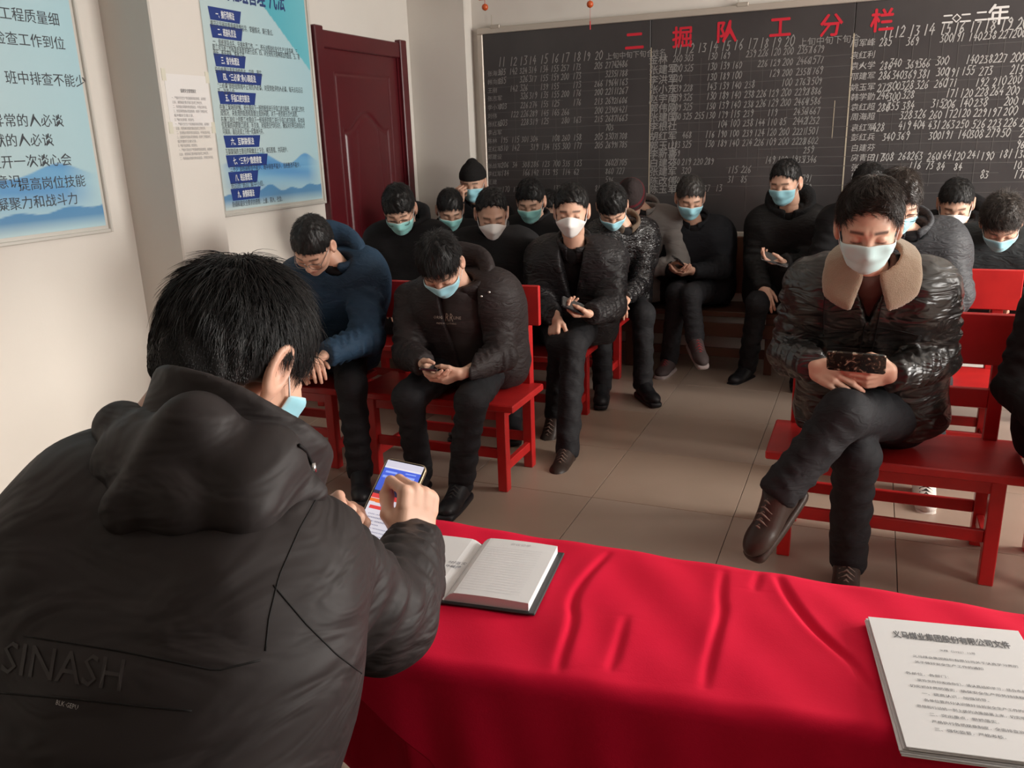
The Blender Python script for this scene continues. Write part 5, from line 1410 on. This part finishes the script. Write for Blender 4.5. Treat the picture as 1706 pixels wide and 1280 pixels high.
J = seated(onY(1150, 330, 5.22), yaw=16, pitch=28, ty=8, pel=(-1.03, 5.50), neck=onY(1158, 375, 5.36), shR=onY(1118, 392, 5.40), shL=onY(1196, 390, 5.42), elR=onY(1108, 450, 5.35), elL=onY(1202, 448, 5.36),
           wrR=onY(1120, 448, 5.22), wrL=onY(1158, 452, 5.20), knR=onY(1128, 490, 5.12), knL=onY(1150, 492, 5.08), anR=onY(1115, 600, 5.28), anL=onY(1158, 565, 5.02),
           handR=('cradle', V3(.6, -.6, -.1), V3(-.4, -.2, -.8)), handL=('cradle', V3(-.8, -.4, -.1), V3(.3, -.3, -.9)), toeL=(V3(.45, -.85, -.35), V3(.1, -.3, .9)), toeR=(V3(-.1, -1, 0), U))
person('person with short greying hair, blue mask and crossed legs on the brown bench', J,
       dict(mask='blue', hair=H_(short, zf=.062, th=.010, mat='grey', seed=19), jmat=cl('black_wool_blue', (.011, .012, .015), .8, bump=FB), collar='stand', bulk=1.02, seed=14, pmat=trousg, smat=cl('grey_sneaker', (.06, .045, .045), .7), solemat=cl('pale_sole', (.30, .25, .24), .7), tone=.9, laces=mat('red_lace', (.3, .02, .03), .7)))
phone('small black phone held by the man with greying hair and crossed legs', onY(1135, 440, 5.16), axes(nrm(V3(-.3, -.6, .5)), nrm(V3(0, -.4, .9))), blackglass)

J = seated(onY(1308, 305, 5.20), yaw=-14, pitch=18, ty=-8, pel=(-.45, 5.48), neck=onY(1315, 355, 5.32), shR=onY(1268, 372, 5.36), shL=onY(1355, 372, 5.38), elR=onY(1258, 440, 5.30), wrR=onY(1270, 478, 5.12), elL=onY(1345, 440, 5.28), wrL=onY(1308, 438, 5.06),
           knR=onY(1262, 505, 5.08), knL=onY(1330, 510, 5.05), anR=onY(1245, 612, 5.28), anL=onY(1330, 615, 5.2),
           handR=('rest', V3(.35, -.45, -.8), V3(0, -.8, .5)), handL=('cradle', V3(-.85, -.35, .15), V3(.1, .1, -1)))
person('person in black hooded coat sitting upright before the blackboard, looking aside, phone raised', J,
       dict(mask='blue', hair=H_(short, zf=.072, th=.008, seed=21), jmat=black1, collar='hood', hoodmat=cl('dark_fur_hood', (.014, .014, .015), .95, bump=[('noise', 150, .8, .006)]), bulk=1.08, seed=15, pmat=trous, smat=shoeb, hoodb=1.15))
phone('grey phone held up by the upright man before the blackboard', onY(1291, 432, 5.02), axes(nrm(V3(-.9, -.2, .3)), nrm(V3(-.1, -.55, .85))), mat('phone_grey', (.22, .22, .23), .25, metal=.6))

# ---- right block
J = seated(onY(1447, 378, 2.62), yaw=2, pitch=22, ty=0, pel=(.05, 3.08), neck=onY(1452, 452, 2.74), shR=onY(1352, 474, 2.84), shL=onY(1548, 478, 2.84), elR=onY(1316, 590, 2.90), elL=onY(1560, 598, 2.90),
           wrR=onY(1352, 608, 2.62), wrL=onY(1492, 625, 2.62), knL=onY(1405, 690, 2.52), anL=onY(1300, 818, 2.42), knR=onY(1425, 760, 2.62), anR=onY(1412, 935, 2.80),
           handR=('cradle', V3(.80, -.45, -.28), V3(-.25, -.75, .45)), handL=('cradle', V3(-.85, -.42, -.05), V3(.20, -.80, -.45)), toeL=(V3(-.42, -.62, -.66), V3(-.35, -.55, .75)), toeR=(V3(0, -1, 0), U))
lp_ = person('person in black leather jacket with tan fleece collar, legs crossed on the right front bench', J,
       dict(mask='pale', hair=H_(hA, zf=.088, th=.014, n=6500, len=.036, spiky=.15, mat='brown', seed=23, comb=(-1, .15, .35), lift=.22, jit=.2), jmat=leather, collar='fleece', hoodmat=fleece, bulk=1.02, sleeve=1.06, fold=.009, ca=.010, hem=.02, seed=16,
            pmat=trous, pl=1.05, smat=shoebr, laces=lace, jh=.0065, handh=.0028, hh=.0035, inner=cl('brown_shirt', (.10, .055, .045), .8), open=dict(w=.036, len=.13, pow=1.0), tone=1.0))
sm2 = cl('leather_seam', (.006, .005, .005), .5)
for pl_ in ([(1472, 488), (1462, 540), (1450, 600), (1446, 640)], [(1452, 500), (1440, 545), (1430, 595)], [(1375, 482), (1372, 520), (1372, 560)], [(1455, 492), (1500, 490), (1530, 495)], [(1340, 505), (1385, 520), (1430, 515)], [(1460, 545), (1500, 552), (1535, 560)]):
    seam(lp_, ('jacket',), pl_, .0018, 'seam', sm2)
def camo():
    m = mat('phone_case_camouflage', (.015, .012, .010), .25, coat=.5); t = m.node_tree; b = t.nodes['Principled BSDF']
    tc = t.nodes.new('ShaderNodeTexCoord'); n = t.nodes.new('ShaderNodeTexNoise'); n.inputs['Scale'].default_value = 38; n.inputs['Distortion'].default_value = 1.5
    r = t.nodes.new('ShaderNodeValToRGB'); r.color_ramp.interpolation = 'CONSTANT'; e = r.color_ramp.elements; e[0].color = (.015, .012, .010, 1); e[1].position = .52; e[1].color = (.06, .045, .03, 1)
    k = r.color_ramp.elements.new(.62); k.color = (.40, .33, .25, 1)
    t.links.new(tc.outputs['Object'], n.inputs['Vector']); t.links.new(n.outputs['Fac'], r.inputs[0]); t.links.new(r.outputs[0], b.inputs['Base Color']); return m
phone('phone in camouflage pattern case held sideways by the man in the leather jacket', onY(1426, 604, 2.53), axes(nrm(V3(1, -.08, .0)), nrm(V3(0, .85, .5))), camo(), screen=False)

J = seated(onY(1494, 338, 3.85), yaw=18, pitch=30, ty=10, pel=(.16, 4.22), neck=onY(1515, 385, 3.98), shR=onY(1455, 420, 4.0), shL=onY(1568, 412, 4.02), elR=onY(1450, 500, 3.95), elL=onY(1590, 492, 3.98), wrR=(-.02, 3.8, .66), wrL=(.20, 3.72, .62),
           knR=(.02, 3.8, .47), knL=(.30, 3.78, .47), anR=(.0, 3.75, .09), anL=onY(1540, 800, 3.68), toeL=(V3(.02, -1, 0), U))
person('person in charcoal jacket and white trainers with glasses, directly behind the leather jacket', J,
       dict(mask='blue', hair=H_(hA, zf=.052, th=.015, n=2600, len=.035, mat='brown', seed=25), jmat=charcoal, collar='stand', bulk=1.12, sleeve=1.1, seed=17, pmat=trous, smat=cl('white_trainer', (.62, .58, .53), .6), solemat=cl('trainer_sole', (.58, .52, .46), .6), laces=mat('black_lace', (.02, .02, .02), .8), tone=1.1, glasses=darkfr))
J = seated(onY(1447, 315, 4.90), yaw=0, pitch=35, ty=0, pel=(-.05, 5.2))
person('person whose black hair alone shows above the leather jacket wearer, close to the blackboard', J,
       dict(hair=H_(hA, zf=.06, seed=27), jmat=black2, collar='stand', bulk=1.0, seed=18, pmat=trous, smat=shoeb, legs=False))
J = seated(onY(1592, 340, 5.10), yaw=-4, pitch=30, ty=-12, pel=(.45, 5.48), neck=onY(1600, 372, 5.3))
person('person with cropped hair and white mask, shoulders hunched, right of the charcoal jacket', J,
       dict(mask='kn95', hair=H_(short, zf=.062, th=.009, zs=.02, seed=29), jmat=black2, collar='hood', bulk=1.12, seed=19, pmat=trous, smat=shoeb, legs=False))
J = seated(onY(1668, 372, 4.62), yaw=-2, pitch=45, roll=3, ty=0, pel=(.62, 5.0), neck=onY(1668, 398, 4.80), sw=.20)
person('person with curly greying hair and blue mask, dark jacket, behind the red second-row backrest', J,
       dict(mask='blue', hair=H_(hA, zf=.058, th=.020, n=3600, len=.038, spiky=.8, lift=.5, mat='curly', seed=31, jit=1.2, steps=5), jmat=greygreen, collar='stand', bulk=1.15, seed=20, pmat=trous, smat=shoeb, legs=False, tone=.95))
J = seated((.69, 2.86, 1.16), yaw=0, pitch=30, ty=0, pel=(.76, 3.08), neck=(.72, 2.98, 1.0), shR=(.535, 3.0, .93), elR=(.475, 2.97, .69), wrR=(.56, 2.74, .62), knR=(.60, 2.64, .47), anR=(.60, 2.66, .09), knL=(.80, 2.66, .47))
person('person in black cut off by the right edge of the picture, knee and sleeve showing', J,
       dict(hair=H_(hA, seed=33), jmat=black2, collar='stand', bulk=1.05, seed=21, pmat=trous, smat=shoeb))

# ================================================================ the man at the table, seen from behind
J = seated(onD(394, 606, 1.12), yaw=175, pitch=36, roll=3, ty=176, pel=(-.78, .42, .545), neck=(-.682, .705, 1.118), shR=(-.580, .690, 1.040), shL=(-.85, .72, 1.075),
           elR=onD(640, 1030, 1.14), wrR=onD(690, 912, 1.34), elL=(-.98, .95, .86), wrL=onD(538, 908, 1.38), knR=(-.545, .80, .565), knL=(-.92, .82, .52), anR=(-.56, .74, .10), anL=(-.92, .82, .10),
           handR=('fist', V3(-.10, .45, .85), V3(.86, -.30, .30)), handL=('tap', V3(.55, .05, .80), V3(-.65, .7, .2)))
coat = cl('near_black_coat_cloth', (.026, .021, .021), .60, bump=[('noise', 1400, .10, .0005), ('fold', 6.5, .55, .020), ('noise', 20, .12, .003)])
pm_ = person('person in black hooded coat seen from behind, reading a phone at the red table', J,
       dict(mask='blue', hair=H_(hA, zf=.060, zb=-.062, zs=-.002, th=.014, top=.006, n=15000, len=.044, w=.0009, spiky=.5, seed=41, whorl=(.0, -.075, .125), lift=.16, jit=.22, steps=6, comb=None, fade=.03), caph=.004,
            jmat=coat, collar='bighood', bulk=1.10, sleeve=1.02, fold=.006, cf=9, ca=.014, seed=31, jh=.007, hh=.003, handh=.0025, pmat=trous, smat=shoeb, tone=1.08))
seam_m = cl('seam_thread', (.008, .007, .007), .7)
for pl_ in ([(545, 800), (500, 880), (465, 960), (448, 1030), (442, 1085)], [(455, 975), (510, 1040), (560, 1090), (610, 1128)], [(0, 1155), (120, 1165), (260, 1180), (320, 1185)], [(40, 1060), (200, 1085), (360, 1118), (435, 1100)]):
    seam(pm_, ('jacket',), pl_, .0010, 'seam', seam_m)
sewn_text(pm_, ('jacket',), [('SINASH', -2, 1120, 78, 9, 205)], 'embossed_lettering', cl('embossed_print', (.040, .034, .034), .4))
sewn_text(pm_, ('jacket',), [('BLK·GEPU', 92, 1174, 12, 14, 38)], 'small_lettering', cl('pale_print', (.45, .43, .42), .6))
# hood hanging on the back
bj = bvh_of(pm_, ('jacket', 'collar')); hp_ = {k: hit(bj, *q_, .0) for k, q_ in dict(a=(520, 822), b=(410, 850), c=(215, 850), d=(205, 715), e=(330, 720), f=(450, 760)).items()}
if all(x is not None for x in hp_.values()):
    a_, b_, c_, d_, e_, f_ = [hp_[k] for k in 'abcdef']
    def hf(p):
        d = cone(p, a_, b_, .010, .016)
        for x, y, r0, r1, k in ((b_, c_, .016, .016, .02), (c_, d_, .016, .020, .02), (d_, e_, .020, .024, .03), (e_, f_, .024, .022, .03), (f_, a_, .022, .010, .03), (e_, b_, .026, .020, .035), (e_, c_, .028, .020, .035), (f_, b_, .024, .020, .035), ((d_ + b_) / 2, (c_ + e_) / 2, .026, .026, .035), ((d_ + e_) / 2, (c_ + b_) / 2, .026, .022, .035), ((d_ + c_) / 2, e_, .024, .024, .035), ((d_ + c_) / 2, (f_ + b_) / 2, .026, .024, .04), (d_, (c_ + b_) / 2, .024, .022, .04)):
            d = smin(d, cone(p, x, y, r0, r1), k)
        return d - crease(p, 3, 6, .003)
    lo, hi = bounds(list(hp_.values()), .07); v, q = surfnet(hf, lo, hi, .005)
    link('hood', mesh_from('hood', v - np.array(pm_.location), quads=q, material=coat), pm_)
# drawcord with metal toggle
bv_ = bvh_of(pm_, ('hood', 'jacket', 'collar')); pts = [hit(bv_, *q_, .004) for q_ in ((498, 742), (508, 750), (514, 760), (520, 772))]
pts = [p_ - np.array(pm_.location) for p_ in pts if p_ is not None]
if len(pts) > 2:
    MB().tube(pts, .0022, 7).obj('drawcord', seam_m, pm_, True)
    MB().tube([pts[-1], pts[-1] + V3(0.002, -.002, -.010)], .0042, 10).obj('toggle', mat('toggle_metal', (.6, .6, .6), .2, metal=1), pm_, True)
# his phone, screen lit
yv = nrm(CR * .29 + CU * .76 + CF * .58); Rp = axes(yv, -CF * .8 + CU * .5 - CR * .12)
pc_ = onD(650, 838, 1.37)
phone('phone with lit screen held up by the man seen from behind', pc_, Rp, mat('phone_gold_edge', (.45, .36, .24), .25, metal=.8), screen=True)
ph_ = [o for o in bpy.data.objects if o.get('label', '').startswith('phone with lit screen')][0]
nu, nv = 75, 165; U_, V_ = np.meshgrid(np.linspace(0, 1, nu), np.linspace(0, 1, nv)); rgp = np.random.default_rng(2)
c = np.tile(V3(.62, .62, .70), (nv, nu, 1))
c[(V_ > .92)] = V3(.50, .50, .60)
im = (V_ > .56) & (V_ < .90); c[im] = V3(.05, .10, .55); 
for x0_, y0_, w0_, h0_ in ((.08, .84, .30, .022), (.60, .86, .28, .018), (.66, .80, .22, .03), (.05, .77, .16, .03), (.72, .73, .2, .015)): c[(U_ > x0_) & (U_ < x0_ + w0_) & (V_ > y0_) & (V_ < y0_ + h0_)] = V3(.22, .32, .80)
c[im & (((U_ - .5) / .30) ** 2 + ((V_ - .60) / .12) ** 2 < 1)] = V3(.02, .02, .05)
c[im & (((U_ - .5) / .075) ** 2 + ((V_ - .765) / .05) ** 2 < 1)] = V3(.16, .10, .09)
c[im & (V_ < .60)] = V3(.03, .025, .05)
c[(V_ > .50) & (V_ < .555)] = V3(.62, .05, .05)
c[(V_ > .45) & (V_ < .50) & (U_ < .55) & (V_ > .45 + .06 * (U_ - .3) ** 2)] = V3(.70, .16, .03)
c[(V_ > .37) & (V_ < .41) & (U_ > .06) & (U_ < .45)] = V3(.62, .05, .05)
for k_ in range(7):
    y_ = .31 - k_ * .042; c[(np.abs(V_ - y_) < .007) & (U_ > .10) & (U_ < (.92 if k_ != 3 else .5)) & (np.sin(U_ * 160 + k_) > -.4)] = V3(.22, .22, .28)
v = np.stack([(U_ - .5) * .066, (V_ - .5) * .150, 0 * U_ + .0056], -1).reshape(-1, 3)
i_ = (np.arange(nv - 1)[:, None] * nu + np.arange(nu - 1)[None]).ravel(); q = np.stack([i_, i_ + 1, i_ + nu + 1, i_ + nu], 1)
link('display', mesh_from('display', v, quads=q, material=mat('lit_display', (.5, .5, .5), .3, attr='Col', emit=.75), cols=c.reshape(-1, 3), smooth=False), ph_)
